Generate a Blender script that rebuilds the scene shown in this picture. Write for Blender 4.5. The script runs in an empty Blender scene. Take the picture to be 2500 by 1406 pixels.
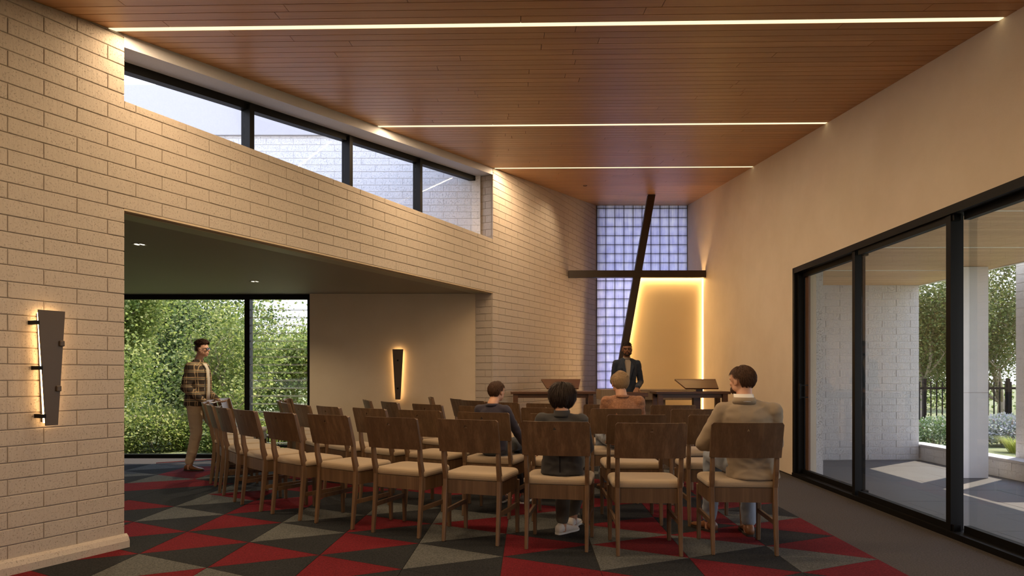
import bpy, bmesh, math, random
import numpy as np
from mathutils import Vector, Matrix, Euler, noise
rnd = random.Random(7)
C = bpy.context.scene.collection
sc = bpy.context.scene
H = 1.22                     # eye height
# ------------------------------------------------------------------ camera
cd = bpy.data.cameras.new('camera'); cam = bpy.data.objects.new('camera', cd); C.objects.link(cam)
cam.location = (0, 0, H); cam.rotation_euler = (math.pi/2, 0, 0)
cd.sensor_width = 36; cd.lens = 36*1600/2500; cd.shift_y = 0.084; cd.clip_start = .05; cd.clip_end = 300
sc.camera = cam
# ------------------------------------------------------------------ colour, exposure, sampling
sc.view_settings.view_transform = 'Standard'; sc.view_settings.look = 'None'
sc.view_settings.exposure = 0.0; sc.view_settings.gamma = 1; sc.view_settings.use_curve_mapping = False
cy = sc.cycles
cy.max_bounces = 8; cy.diffuse_bounces = 4; cy.glossy_bounces = 3; cy.transmission_bounces = 4; cy.transparent_max_bounces = 12
cy.sample_clamp_indirect = 6; cy.use_denoising = True; cy.caustics_reflective = False; cy.caustics_refractive = False
cy.use_adaptive_sampling = True; cy.adaptive_threshold = 0.02
# ------------------------------------------------------------------ world: bright hazy sky
w = bpy.data.worlds.new('sky'); sc.world = w; w.use_nodes = True
nt = w.node_tree; nt.nodes.clear()
tc = nt.nodes.new('ShaderNodeTexCoord'); sx = nt.nodes.new('ShaderNodeSeparateXYZ'); rp = nt.nodes.new('ShaderNodeValToRGB')
bg = nt.nodes.new('ShaderNodeBackground'); wo = nt.nodes.new('ShaderNodeOutputWorld')
nt.links.new(tc.outputs['Generated'], sx.inputs[0]); nt.links.new(sx.outputs['Z'], rp.inputs[0])
nt.links.new(rp.outputs[0], bg.inputs[0]); nt.links.new(bg.outputs[0], wo.inputs[0])
e = rp.color_ramp.elements
e[0].position = 0.0; e[0].color = (.95, .95, 1.0, 1); e[1].position = .8; e[1].color = (.42, .58, 1.0, 1)
k = rp.color_ramp.elements.new(.35); k.color = (.80, .86, 1.0, 1)
bg.inputs[1].default_value = 2.9
# ------------------------------------------------------------------ sun
def light(name, kind, loc, energy, col, **kw):
    d = bpy.data.lights.new(name, kind); d.energy = energy; d.color = col
    for a, b in kw.items(): setattr(d, a, b)
    o = bpy.data.objects.new(name, d); C.objects.link(o); o.location = loc; return o
SUN = Vector((-1, -.72, -2.07)).normalized()
s = light('sun', 'SUN', (0, 0, 20), 9.0, (1, .86, .68), angle=.012); s.rotation_euler = SUN.to_track_quat('-Z', 'Y').to_euler()
# ------------------------------------------------------------------ linear ceiling lights (light of each recessed strip)
WARM = (1, .71, .42)
def ceil_z(y): return 3.081+.1144*y
def xl(y): return -2.724+(y-4.603)*.5206
def xr(y): return 3.144+.0269*y
STRIPS = [(4.452, 1), (7.03, 1), (9.325, 1), (2.0, 0), (-.4, 0)]  # strips without vis are unseen, added to fill out the room's light
SKEW = -.0286
for Y0, vis in STRIPS:
    a, b = xl(Y0)+.05, xr(Y0)-.03
    o = light('strip_light', 'AREA', ((a+b)/2, Y0+SKEW*(a+b)/2, ceil_z(Y0)-.006), 108 if vis else 85, WARM, shape='RECTANGLE', size=b-a-.16, size_y=.014)
    o.rotation_euler = (math.atan(.1144), 0, math.atan(SKEW))
# ------------------------------------------------------------------ materials
def new_mat(name):
    m = bpy.data.materials.new(name); m.use_nodes = True; m.node_tree.nodes.clear(); return m, m.node_tree
def N(nt, t, **kw):
    n = nt.nodes.new(t)
    for a, b in kw.items():
        if a.startswith('_'): n.inputs[int(a[1:])].default_value = b
        else: setattr(n, a, b)
    return n
def rgb(h):          # '#rrggbb' sRGB -> linear rgba
    v = [int(h[i:i+2], 16)/255 for i in (1, 3, 5)]
    return tuple((c/12.92 if c <= .04045 else ((c+.055)/1.055)**2.4) for c in v)+(1,)
def mixc(nt, a, b, f):
    n = nt.nodes.new('ShaderNodeMix'); n.data_type = 'RGBA'
    for i, v in ((6, a), (7, b), (0, f)):
        if isinstance(v, (tuple, float, int)): n.inputs[i].default_value = v
        else: nt.links.new(v, n.inputs[i])
    return n.outputs[2]
def ramp(nt, src, stops):
    r = nt.nodes.new('ShaderNodeValToRGB'); nt.links.new(src, r.inputs[0]); e = r.color_ramp.elements
    e[0].position, e[0].color = stops[0][0], stops[0][1]; e[1].position, e[1].color = stops[-1][0], stops[-1][1]
    for p, c in stops[1:-1]: q = e.new(p); q.color = c
    return r.outputs[0]
def g(v): return (v, v, v, 1)
def coords(nt, space='obj', scale=(1, 1, 1), rot=0, rand=False):
    mp = nt.nodes.new('ShaderNodeMapping'); mp.inputs[3].default_value = scale; mp.inputs[2].default_value = (0, 0, rot)
    if space == 'world': src = nt.nodes.new('ShaderNodeNewGeometry').outputs['Position']
    else: src = nt.nodes.new('ShaderNodeTexCoord').outputs['Object']
    if rand:
        oi = nt.nodes.new('ShaderNodeObjectInfo'); ad = N(nt, 'ShaderNodeVectorMath', operation='ADD')
        ml = N(nt, 'ShaderNodeMath', operation='MULTIPLY'); ml.inputs[1].default_value = 37.0
        nt.links.new(oi.outputs['Random'], ml.inputs[0]); nt.links.new(src, ad.inputs[0]); nt.links.new(ml.outputs[0], ad.inputs[1]); src = ad.outputs[0]
    nt.links.new(src, mp.inputs[0]); return mp.outputs[0]
def noise_t(nt, co, scale, detail=4, rough=.55):
    n = nt.nodes.new('ShaderNodeTexNoise'); n.inputs['Scale'].default_value = scale; n.inputs['Detail'].default_value = detail
    n.inputs['Roughness'].default_value = rough; nt.links.new(co, n.inputs['Vector']); return n.outputs['Fac']
def finish(m, nt, col, rough=.6, bump=None, bstr=.3, bdist=.01, metal=0, coat=0, spec=.5, sheen=0):
    p = nt.nodes.new('ShaderNodeBsdfPrincipled'); o = nt.nodes.new('ShaderNodeOutputMaterial')
    for key, v in (('Base Color', col), ('Roughness', rough), ('Metallic', metal), ('Coat Weight', coat), ('Specular IOR Level', spec), ('Sheen Weight', sheen)):
        if isinstance(v, (tuple, float, int)): p.inputs[key].default_value = v
        else: nt.links.new(v, p.inputs[key])
    if bump is not None:
        b = nt.nodes.new('ShaderNodeBump'); b.inputs['Strength'].default_value = bstr; b.inputs['Distance'].default_value = bdist
        nt.links.new(bump, b.inputs['Height']); nt.links.new(b.outputs[0], p.inputs['Normal'])
    nt.links.new(p.outputs[0], o.inputs[0]); return m
def plain(name, col, rough=.6, metal=0, nscale=0, nvar=.15, bstr=.0, spec=.5, space='obj', coat=0, sheen=0):
    m, nt = new_mat(name); col = rgb(col) if isinstance(col, str) else col
    if nscale:
        f = noise_t(nt, coords(nt, space), nscale)
        c = mixc(nt, tuple(v*(1-nvar) for v in col[:3])+(1,), tuple(min(1, v*(1+nvar)) for v in col[:3])+(1,), f)
        return finish(m, nt, c, rough, f if bstr else None, bstr, .005, metal, coat, spec, sheen)
    return finish(m, nt, col, rough, metal=metal, spec=spec, coat=coat, sheen=sheen)
def emit(name, col, s):
    m, nt = new_mat(name); em = nt.nodes.new('ShaderNodeEmission'); o = nt.nodes.new('ShaderNodeOutputMaterial')
    em.inputs[0].default_value = col+(1,) if len(col) == 3 else col; em.inputs[1].default_value = s; nt.links.new(em.outputs[0], o.inputs[0]); return m
def block_mat(name, base, dark, rot, comb=.5, pit=1.0):
    m, nt = new_mat(name)
    co = coords(nt, 'world', (1, 1, 1), 0); co2 = coords(nt, 'world', (60, 60, 9), 0)
    f1 = noise_t(nt, co, 2.2, 3); f2 = noise_t(nt, co, 95, 3, .7); f3 = noise_t(nt, co2, 1.0, 2)
    big = noise_t(nt, co, 9, 2)
    pits = ramp(nt, f2, [(.30, g(0)), (.42, g(1))])
    c = mixc(nt, dark, base, f1); c = mixc(nt, tuple(v*.84 for v in base[:3])+(1,), c, pits)
    a = N(nt, 'ShaderNodeMath', operation='MULTIPLY_ADD'); nt.links.new(f3, a.inputs[0]); a.inputs[1].default_value = comb; nt.links.new(pits, a.inputs[2])
    b = N(nt, 'ShaderNodeMath', operation='MULTIPLY_ADD'); nt.links.new(big, b.inputs[0]); b.inputs[1].default_value = .8; nt.links.new(a.outputs[0], b.inputs[2])
    return finish(m, nt, c, .85, b.outputs[0], .55*pit, .006)
M = {}
M['block'] = block_mat('cream_block', (.465, .405, .35, 1), (.425, .365, .31, 1), 0, .6, 1.2)
M['mortar'] = plain('cream_mortar', (.40, .34, .28, 1), .9, nscale=30)
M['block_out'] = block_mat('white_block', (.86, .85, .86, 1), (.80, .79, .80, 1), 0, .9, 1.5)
M['block_patio'] = block_mat('rock_block_shaded', (.62, .60, .595, 1), (.55, .53, .525, 1), 0, .9, 1.8)  # darker copy of the white block; the patio's shade is in its colour
M['mortar_out'] = plain('white_mortar', (.80, .79, .78, 1), .9, nscale=30)
def plaster(name, a, b, sc_=1.3, bs=.25):
    m, nt = new_mat(name); co = coords(nt, 'world'); f = noise_t(nt, co, sc_, 6, .62); f2 = noise_t(nt, co, 90, 2)
    c = mixc(nt, a, b, ramp(nt, f, [(.35, g(0)), (.65, g(1))])); return finish(m, nt, c, .8, f2, bs, .003)
M['plaster'] = plaster('cream_plaster', (.66, .55, .41, 1), (.72, .61, .47, 1))
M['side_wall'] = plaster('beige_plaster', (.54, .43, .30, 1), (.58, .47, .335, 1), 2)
M['soffit'] = plain('painted_soffit', (.30, .29, .23, 1), .45)
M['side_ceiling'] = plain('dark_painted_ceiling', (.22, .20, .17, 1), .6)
M['concrete'] = plain('concrete', (.62, .59, .57, 1), .75, nscale=5, nvar=.10, space='world', bstr=.1)
M['render_out'] = plain('pale_render', (.62, .61, .63, 1), .85, nscale=40, nvar=.05, space='world', bstr=.3)
M['black'] = plain('black_aluminium', (.005, .0045, .004, 1), .5, spec=.14)
M['bronze'] = plain('dark_bronze', (.075, .05, .032, 1), .42, metal=.35)
M['crossm'] = plain('bronze_steel', (.035, .022, .014, 1), .4, metal=.3)
def wood(name, dark, mid, light_, axis='z', rough=.42, scale=1.0, space='obj', rand=True, coat=.0, reed=0, ring=14):
    m, nt = new_mat(name)
    st = {'z': (48, 48, .4), 'x': (.4, 48, 48), 'y': (48, .4, 48)}[axis]
    st2 = {'z': (150, 150, 5), 'x': (5, 150, 150), 'y': (150, 5, 150)}[axis]
    co = coords(nt, space, tuple(v*scale for v in st), rand=rand); co2 = coords(nt, space, tuple(v*scale for v in st2), rand=rand)
    f = noise_t(nt, co, .55, 5, .6); f2 = noise_t(nt, co2, 1, 2)
    # cathedral grain: sine of warped distance
    wv = N(nt, 'ShaderNodeMath', operation='MULTIPLY'); nt.links.new(f, wv.inputs[0]); wv.inputs[1].default_value = ring*6.283/3
    sn = N(nt, 'ShaderNodeMath', operation='SINE'); nt.links.new(wv.outputs[0], sn.inputs[0])
    ma = N(nt, 'ShaderNodeMath', operation='MULTIPLY_ADD'); nt.links.new(sn.outputs[0], ma.inputs[0]); ma.inputs[1].default_value = .09; nt.links.new(f, ma.inputs[2])
    ab = N(nt, 'ShaderNodeMath', operation='MULTIPLY_ADD'); nt.links.new(f2, ab.inputs[0]); ab.inputs[1].default_value = .5; nt.links.new(ma.outputs[0], ab.inputs[2])
    c = ramp(nt, ab.outputs[0], [(.32, dark), (.62, mid), (.95, light_)])
    oi = nt.nodes.new('ShaderNodeObjectInfo')
    c = mixc(nt, c, tuple(v*.7 for v in mid[:3])+(1,), N_scale(nt, oi.outputs['Random'], .45))
    return finish(m, nt, c, rough, ab.outputs[0], .12, .002, coat=coat)
def N_scale(nt, sock, k):
    q = N(nt, 'ShaderNodeMath', operation='MULTIPLY'); nt.links.new(sock, q.inputs[0]); q.inputs[1].default_value = k; return q.outputs[0]
M['walnut'] = wood('walnut_vertical', (.055, .030, .015, 1), (.110, .062, .032, 1), (.17, .10, .054, 1), 'z', ring=5)
M['walnut_x'] = wood('walnut_horizontal', (.045, .022, .010, 1), (.11, .055, .026, 1), (.19, .10, .05, 1), 'x')
M['leg'] = wood('walnut_legs', (.065, .035, .017, 1), (.13, .072, .036, 1), (.19, .112, .06, 1), 'z')
M['desk'] = wood('red_brown_desk', (.022, .008, .004, 1), (.075, .028, .012, 1), (.13, .055, .022, 1), 'x', .35)
M['plank'] = wood('ceiling_timber', (.46, .225, .090, 1), (.55, .29, .12, 1), (.63, .355, .155, 1), 'x', .40, 1.0, 'world', True, 0.0, ring=5)
M['gap'] = plain('dark_gap', (.018, .010, .006, 1), .9)
M['oak'] = wood('pale_oak', (.56, .33, .17, 1), (.68, .43, .24, 1), (.78, .54, .33, 1), 'x', .5, 1.0, 'world', True, ring=4)
M['stile_brown'] = wood('brown_grain', (.10, .05, .03, 1), (.18, .09, .05, 1), (.24, .13, .08, 1), 'z', .5)
M['altar'] = wood('grey_brown_veneer', (.16, .11, .075, 1), (.25, .185, .135, 1), (.33, .255, .19, 1), 'z', .5, ring=8)
def fabric(name, a, b, sc_=420, ribs=True):
    m, nt = new_mat(name); co = coords(nt, 'obj', (1, 1, 1)); f = noise_t(nt, co, sc_, 2)
    wv = nt.nodes.new('ShaderNodeTexWave'); wv.wave_type = 'BANDS'; wv.bands_direction = 'Z'; wv.inputs['Scale'].default_value = 24 if ribs else 80
    wv.inputs['Distortion'].default_value = .6; nt.links.new(co, wv.inputs['Vector'])
    c = mixc(nt, a, b, f); ad = N(nt, 'ShaderNodeMath', operation='MULTIPLY_ADD'); nt.links.new(wv.outputs['Fac'], ad.inputs[0]); ad.inputs[1].default_value = .5; nt.links.new(f, ad.inputs[2])
    return finish(m, nt, c, .9, ad.outputs[0], .35, .003, spec=.2, sheen=.15)
M['cushion'] = fabric('beige_upholstery', (.28, .21, .14, 1), (.40, .31, .215, 1))
def carpet(name, a, b):
    m, nt = new_mat(name); co = coords(nt, 'world', (1, 1, 1)); f = noise_t(nt, co, 95, 3, .7); f2 = noise_t(nt, coords(nt, 'world', (260, 90, 1)), 1, 1)
    fr = ramp(nt, f, [(.33, g(0)), (.66, g(1))]); c = mixc(nt, a, b, fr)
    return finish(m, nt, c, .95, f, 1.0, .006, spec=.15)
M['c_red'] = carpet('red_carpet', (.068, .004, .007, 1), (.165, .012, .018, 1))
M['c_dark'] = carpet('charcoal_carpet', (.008, .009, .010, 1), (.030, .031, .034, 1))
M['c_grey'] = carpet('grey_carpet', (.043, .045, .044, 1), (.125, .127, .122, 1))
M['c_edge'] = carpet('border_carpet', (.050, .044, .041, 1), (.10, .088, .082, 1))
def glass(name, tint=(1, 1, 1, 1), refl=.5, rough=0.0):
    m, nt = new_mat(name); t = N(nt, 'ShaderNodeBsdfTransparent'); t.inputs[0].default_value = tint
    gl = N(nt, 'ShaderNodeBsdfGlossy'); gl.inputs['Roughness'].default_value = rough
    fr = N(nt, 'ShaderNodeFresnel'); fr.inputs[0].default_value = 1.45
    k = N_scale(nt, fr.outputs[0], refl); mx = N(nt, 'ShaderNodeMixShader'); o = N(nt, 'ShaderNodeOutputMaterial')
    nt.links.new(k, mx.inputs[0]); nt.links.new(t.outputs[0], mx.inputs[1]); nt.links.new(gl.outputs[0], mx.inputs[2]); nt.links.new(mx.outputs[0], o.inputs[0]); return m
M['glass'] = glass('clear_glass', (.93, .94, .94, 1), .22)
M['glass_clerestory'] = glass('clerestory_glass', (.96, .96, .97, 1), .10)
def glass_block():
    m, nt = new_mat('streaky_glass'); co = coords(nt, 'world', (75, 75, 2.2)); f = noise_t(nt, co, 1, 5, .65); f2 = noise_t(nt, coords(nt, 'world'), 7, 4)
    a = N(nt, 'ShaderNodeMath', operation='MULTIPLY_ADD'); nt.links.new(f2, a.inputs[0]); a.inputs[1].default_value = .4; nt.links.new(f, a.inputs[2])
    c = ramp(nt, a.outputs[0], [(.42, (.36, .36, .58, 1)), (.66, (.62, .61, .82, 1)), (.95, (.86, .84, .90, 1))])
    tl = N(nt, 'ShaderNodeBsdfTranslucent'); gl = N(nt, 'ShaderNodeBsdfGlossy'); gl.inputs['Roughness'].default_value = .25
    tr = N(nt, 'ShaderNodeBsdfTransparent'); nt.links.new(c, tr.inputs[0]); nt.links.new(c, tl.inputs[0])
    m1 = N(nt, 'ShaderNodeMixShader', _0=.22); m2 = N(nt, 'ShaderNodeMixShader', _0=.06); o = N(nt, 'ShaderNodeOutputMaterial')
    nt.links.new(tl.outputs[0], m1.inputs[1]); nt.links.new(tr.outputs[0], m1.inputs[2]); nt.links.new(m1.outputs[0], m2.inputs[1]); nt.links.new(gl.outputs[0], m2.inputs[2]); nt.links.new(m2.outputs[0], o.inputs[0]); return m
M['glass_block'] = glass_block()
M['led'] = emit('led_diffuser', (1, .80, .48), 1.5)
M['led_hot'] = emit('led_cove', (1, .62, .26), 42)
M['led_side'] = emit('led_cove_side', (1, .66, .30), 9)
M['led_sconce'] = emit('led_sconce', (1, .60, .25), 26)
M['lamp'] = emit('downlight_lamp', (1, .93, .70), 4)
def leafm(name, cols, trans=.5):
    m, nt = new_mat(name); ge = N(nt, 'ShaderNodeNewGeometry'); f = noise_t(nt, coords(nt, 'world'), .9, 2)
    a = N(nt, 'ShaderNodeMath', operation='MULTIPLY_ADD'); nt.links.new(ge.outputs['Random Per Island'], a.inputs[0]); a.inputs[1].default_value = .6; nt.links.new(N_scale(nt, f, .5), a.inputs[2])
    c = ramp(nt, a.outputs[0], [(i/(len(cols)-1), x) for i, x in enumerate(cols)])
    d = N(nt, 'ShaderNodeBsdfPrincipled'); d.inputs['Roughness'].default_value = .55; nt.links.new(c, d.inputs['Base Color'])
    t = N(nt, 'ShaderNodeBsdfTranslucent'); nt.links.new(c, t.inputs[0]); mx = N(nt, 'ShaderNodeMixShader', _0=trans); o = N(nt, 'ShaderNodeOutputMaterial')
    nt.links.new(d.outputs[0], mx.inputs[1]); nt.links.new(t.outputs[0], mx.inputs[2]); nt.links.new(mx.outputs[0], o.inputs[0]); return m
M['leaf'] = leafm('maple_leaves', [(.04, .085, .02, 1), (.16, .23, .05, 1), (.36, .41, .11, 1), (.74, .70, .34, 1)])
M['leaf_dark'] = leafm('dark_leaves', [(.02, .045, .012, 1), (.08, .13, .03, 1), (.20, .25, .07, 1), (.42, .38, .16, 1)], .4)
M['leaf_silver'] = leafm('lavender_leaves', [(.14, .22, .10, 1), (.25, .32, .20, 1), (.42, .44, .46, 1), (.60, .58, .66, 1)], .3)
M['leaf_fresh'] = leafm('fresh_leaves', [(.04, .09, .03, 1), (.09, .17, .05, 1), (.20, .30, .12, 1), (.75, .78, .75, 1)], .35)
M['lintel'] = plain('lintel_render', (.60, .60, .64, 1), .85, nscale=60, nvar=.06, space='world', bstr=.2)
M['grassm'] = leafm('grass_blades', [(.25, .33, .06, 1), (.42, .48, .12, 1), (.60, .60, .22, 1)], .4)
M['bark'] = plain('bark', (.40, .33, .27, 1), .9, nscale=18, nvar=.35, bstr=.5)
M['ground'] = plain('garden_ground', (.20, .22, .10, 1), .95, nscale=3, nvar=.3, space='world')
M['paver'] = plain('stone_paver', (.095, .088, .083, 1), .5, nscale=6, nvar=.08, space='world')
# ------------------------------------------------------------------ mesh helpers
class MB:
    def __init__(s): s.v = []; s.f = []; s.mi = []; s.cur = 0
    def add(s, vs, fs):
        b = len(s.v); s.v += [tuple(v) for v in vs]
        for f in fs: s.f.append(tuple(b+i for i in f)); s.mi.append(s.cur)
        return s
    def box(s, x0, y0, z0, x1, y1, z1):
        return s.add([(x0, y0, z0), (x1, y0, z0), (x1, y1, z0), (x0, y1, z0), (x0, y0, z1), (x1, y0, z1), (x1, y1, z1), (x0, y1, z1)],
                     [(0, 3, 2, 1), (4, 5, 6, 7), (0, 1, 5, 4), (1, 2, 6, 5), (2, 3, 7, 6), (3, 0, 4, 7)])
    def prism(s, poly, d):           # poly: list of 3-D points (one side), extruded by vector d
        n = len(poly); P = [Vector(p) for p in poly]; Q = [p+Vector(d) for p in P]
        return s.add(P+Q, [tuple(range(n))[::-1], tuple(range(n, 2*n))]+[(i, (i+1) % n, n+(i+1) % n, n+i) for i in range(n)])
    def bar(s, a, b, w, h, up=(0, 0, 1), w2=None, h2=None):
        a, b = Vector(a), Vector(b); d = (b-a).normalized(); u = Vector(up)
        if abs(d.dot(u)) > .99: u = Vector((0, 1, 0))
        r = d.cross(u).normalized(); u = r.cross(d).normalized(); w2 = w2 or w; h2 = h2 or h
        P = []
        for p, ww, hh in ((a, w, h), (b, w2, h2)):
            for i, j in ((-1, -1), (1, -1), (1, 1), (-1, 1)): P.append(p+r*ww/2*i+u*hh/2*j)
        return s.add(P, [(0, 1, 2, 3), (7, 6, 5, 4), (0, 4, 5, 1), (1, 5, 6, 2), (2, 6, 7, 3), (3, 7, 4, 0)])
    def tube(s, pts, rad, n=8, ell=None):
        pts = [Vector(p) for p in pts]; rings = []
        if not hasattr(rad, '__len__'): rad = [rad]*len(pts)
        u = None
        for i, p in enumerate(pts):
            d = (pts[min(i+1, len(pts)-1)]-pts[max(i-1, 0)]).normalized()
            if u is None: u = Vector((0, 0, 1)) if abs(d.z) < .9 else Vector((1, 0, 0))
            r = d.cross(u).normalized(); u = r.cross(d).normalized()
            rings.append([p+r*math.cos(t*2*math.pi/n)*rad[i]+u*math.sin(t*2*math.pi/n)*rad[i] for t in range(n)])
        V = [v for q in rings for v in q]; m = len(pts)
        F = [(i*n+j, i*n+(j+1) % n, (i+1)*n+(j+1) % n, (i+1)*n+j) for i in range(m-1) for j in range(n)]
        F += [tuple(range(n))[::-1], tuple((m-1)*n+j for j in range(n))]
        return s.add(V, F)
    def loft(s, rings):              # rings: equal length point lists, capped
        n = len(rings[0]); m = len(rings); V = [v for q in rings for v in q]
        F = [(i*n+j, i*n+(j+1) % n, (i+1)*n+(j+1) % n, (i+1)*n+j) for i in range(m-1) for j in range(n)]
        F += [tuple(range(n))[::-1], tuple((m-1)*n+j for j in range(n))]
        return s.add(V, F)
    def ball(s, c, r, rot=None, nu=14, nv=9, pw=1.0):
        c = Vector(c); r = r if hasattr(r, '__len__') else (r, r, r); R = rot or Matrix.Identity(3); V = []; F = []
        for i in range(1, nv):
            t = math.pi*i/nv
            for j in range(nu):
                p = 2*math.pi*j/nu; q = Vector((math.sin(t)*math.cos(p), math.sin(t)*math.sin(p), math.cos(t)))
                V.append(c+R @ Vector((q.x*r[0], q.y*r[1], q.z*r[2])))
        V += [c+R @ Vector((0, 0, r[2])), c+R @ Vector((0, 0, -r[2]))]; a = len(V)-2
        for i in range(nv-2):
            for j in range(nu): F.append((i*nu+j, (i+1)*nu+j, (i+1)*nu+(j+1) % nu, i*nu+(j+1) % nu))
        for j in range(nu): F.append((a, j, (j+1) % nu)); F.append((a+1, (nv-2)*nu+(j+1) % nu, (nv-2)*nu+j))
        return s.add(V, F)
    def cap(s, a, ra, b, rb, n=14):  # tapered capsule
        a, b = Vector(a), Vector(b); d = (b-a); L = d.length
        if L < 1e-6: return s.ball(a, ra)
        d.normalize(); u = Vector((0, 0, 1)) if abs(d.z) < .9 else Vector((0, 1, 0)); r = d.cross(u).normalized(); u = r.cross(d)
        rings = []
        for k_ in range(4): t = (k_+.3)/4*math.pi/2; rings.append((a-d*ra*math.cos(t), ra*math.sin(t)))
        rings += [(a, ra), (b, rb)]
        for k_ in range(3, -1, -1): t = (k_+.3)/4*math.pi/2; rings.append((b+d*rb*math.cos(t), rb*math.sin(t)))
        return s.loft([[p+(r*math.cos(2*math.pi*j/n)+u*math.sin(2*math.pi*j/n))*q for j in range(n)] for p, q in rings])
    def mesh(s, name, mats, smooth=False):
        me = bpy.data.meshes.new(name); me.from_pydata(s.v, [], s.f)
        for m in (mats if isinstance(mats, (list, tuple)) else [mats]): me.materials.append(m)
        if any(s.mi): me.polygons.foreach_set('material_index', s.mi)
        if smooth: me.polygons.foreach_set('use_smooth', [True]*len(me.polygons))
        me.update(); return me
def clean(me, bev=0, seg=1, smooth=None):
    bm = bmesh.new(); bm.from_mesh(me); bmesh.ops.remove_doubles(bm, verts=bm.verts, dist=1e-5); bmesh.ops.recalc_face_normals(bm, faces=bm.faces)
    if bev:
        ed = [e_ for e_ in bm.edges if len(e_.link_faces) == 2 and e_.calc_face_angle(0) > .5]
        bmesh.ops.bevel(bm, geom=ed, offset=bev, segments=seg, affect='EDGES', profile=.6)
    bm.to_mesh(me); bm.free()
    return me
def obj(name, mb, mat, parent=None, smooth=False, bev=0, seg=1, **kw):
    me = mb if isinstance(mb, bpy.types.Mesh) else mb.mesh(name, mat, smooth)
    if bev: clean(me, bev, seg)
    o = bpy.data.objects.new(name, me); C.objects.link(o); o.parent = parent
    for a, b in kw.items(): o[a] = b
    return o
def thing(name, label, cat, loc=(0, 0, 0), rotz=0, group=None):
    o = bpy.data.objects.new(name, None); C.objects.link(o); o.location = loc; o.rotation_euler = (0, 0, rotz)
    o['label'] = label; o['category'] = cat
    if group: o['group'] = group
    return o
def copy_tree(o, parent=None):
    c = o.copy(); C.objects.link(c); c.parent = parent
    for ch in list(o.children): copy_tree(ch, c)
    return c
def struct(name, mb, mat, parent=None, **kw): return obj(name, mb, mat, parent, kind='structure', **kw)
# ------------------------------------------------------------------ block walls, every block a piece
def clip_top(poly, c0, c1):          # keep z <= c0+c1*s
    out = []
    for i in range(len(poly)):
        a, b = poly[i], poly[(i+1) % len(poly)]; fa = c0+c1*a[0]-a[1]; fb = c0+c1*b[0]-b[1]
        if fa >= 0: out.append(a)
        if (fa >= 0) != (fb >= 0): t = fa/(fa-fb); out.append((a[0]+(b[0]-a[0])*t, a[1]+(b[1]-a[1])*t))
    return out
def brick_mb(poly, y0, y1, ch=.003):
    mb = MB(); n = len(poly); cx = sum(p[0] for p in poly)/n; cz = sum(p[1] for p in poly)/n
    def sh(p): dx = p[0]-cx; dz = p[1]-cz; return (p[0]-math.copysign(min(ch, abs(dx)*.5), dx), p[1]-math.copysign(min(ch, abs(dz)*.5), dz))
    V = [(p[0], y1, p[1]) for p in poly]+[(p[0], y0+ch, p[1]) for p in poly]+[(sh(p)[0], y0, sh(p)[1]) for p in poly]
    F = [(i, (i+1) % n, n+(i+1) % n, n+i) for i in range(n)]+[(n+i, n+(i+1) % n, 2*n+(i+1) % n, 2*n+i) for i in range(n)]+[tuple(range(2*n, 3*n)), tuple(range(n))[::-1]]
    return mb.add(V, F)
def bricks(parent, spans, z0, c, ph, ln, mat, y0=-.004, y1=.02, top=None, keep=None, cap=300, near=None, odd=0, gap=.0055, vgap=.0035):
    """spans: list of (zA, zB, [(sA, sB)...]); near(s,z)-> size key; keep(s) False -> joined"""
    cells = []
    zmax = max(q[1] for q in spans)
    n = -1
    while z0+c*n < zmax:
        a, b = z0+c*n, z0+c*(n+1)
        for zA, zB, iv in spans:
            lo, hi = max(a, zA), min(b, zB)
            if hi-lo < .015: continue
            for sA, sB in iv:
                off = ph if (n+odd) % 2 else ph+ln/2
                k_ = math.floor((sA-off)/ln)
                while off+k_*ln < sB:
                    l, r = max(sA, off+k_*ln), min(sB, off+(k_+1)*ln); k_ += 1
                    if r-l < .02: continue
                    gl = vgap/2 if l > sA+1e-6 else 0; gr = vgap/2 if r < sB-1e-6 else 0
                    gb = gap/2; gt = gap/2
                    poly = [(l+gl, lo+gb), (r-gr, lo+gb), (r-gr, hi-gt), (l+gl, hi-gt)]
                    full = abs(r-l-ln) < 1e-4 and abs(hi-lo-c) < 1e-4
                    if top:
                        p2 = clip_top(poly, *top)
                        if len(p2) < 3: continue
                        if len(p2) != 4 or any(abs(u[0]-v[0])+abs(u[1]-v[1]) > 1e-6 for u, v in zip(p2, poly)): full = False
                        poly = p2
                    cells.append((near((l+r)/2, (lo+hi)/2) if near else 1, l, lo, full, poly))
        n += 1
    cells.sort(key=lambda q: -q[0])
    shared = None; rest = MB(); cnt = 0
    for key, l, lo, full, poly in cells:
        if cnt < cap and key > 0:
            cnt += 1; bx_, bz_ = poly[0]
            if full:
                if shared is None: shared = brick_mb([(0, 0), (ln-vgap, 0), (ln-vgap, c-gap), (0, c-gap)], y0, y1).mesh('brick', mat)
                o = obj('brick', shared, mat, parent)
            else: o = obj('brick', brick_mb([(p[0]-bx_, p[1]-bz_) for p in poly], y0, y1), mat, parent)
            o.location = (bx_, rnd.uniform(-.0012, .0012), bz_)
        else:
            q = brick_mb(poly, y0, y1); rest.add(q.v, q.f)
    if rest.v: obj('further_bricks', rest, mat, parent, kind='stuff')
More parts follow.
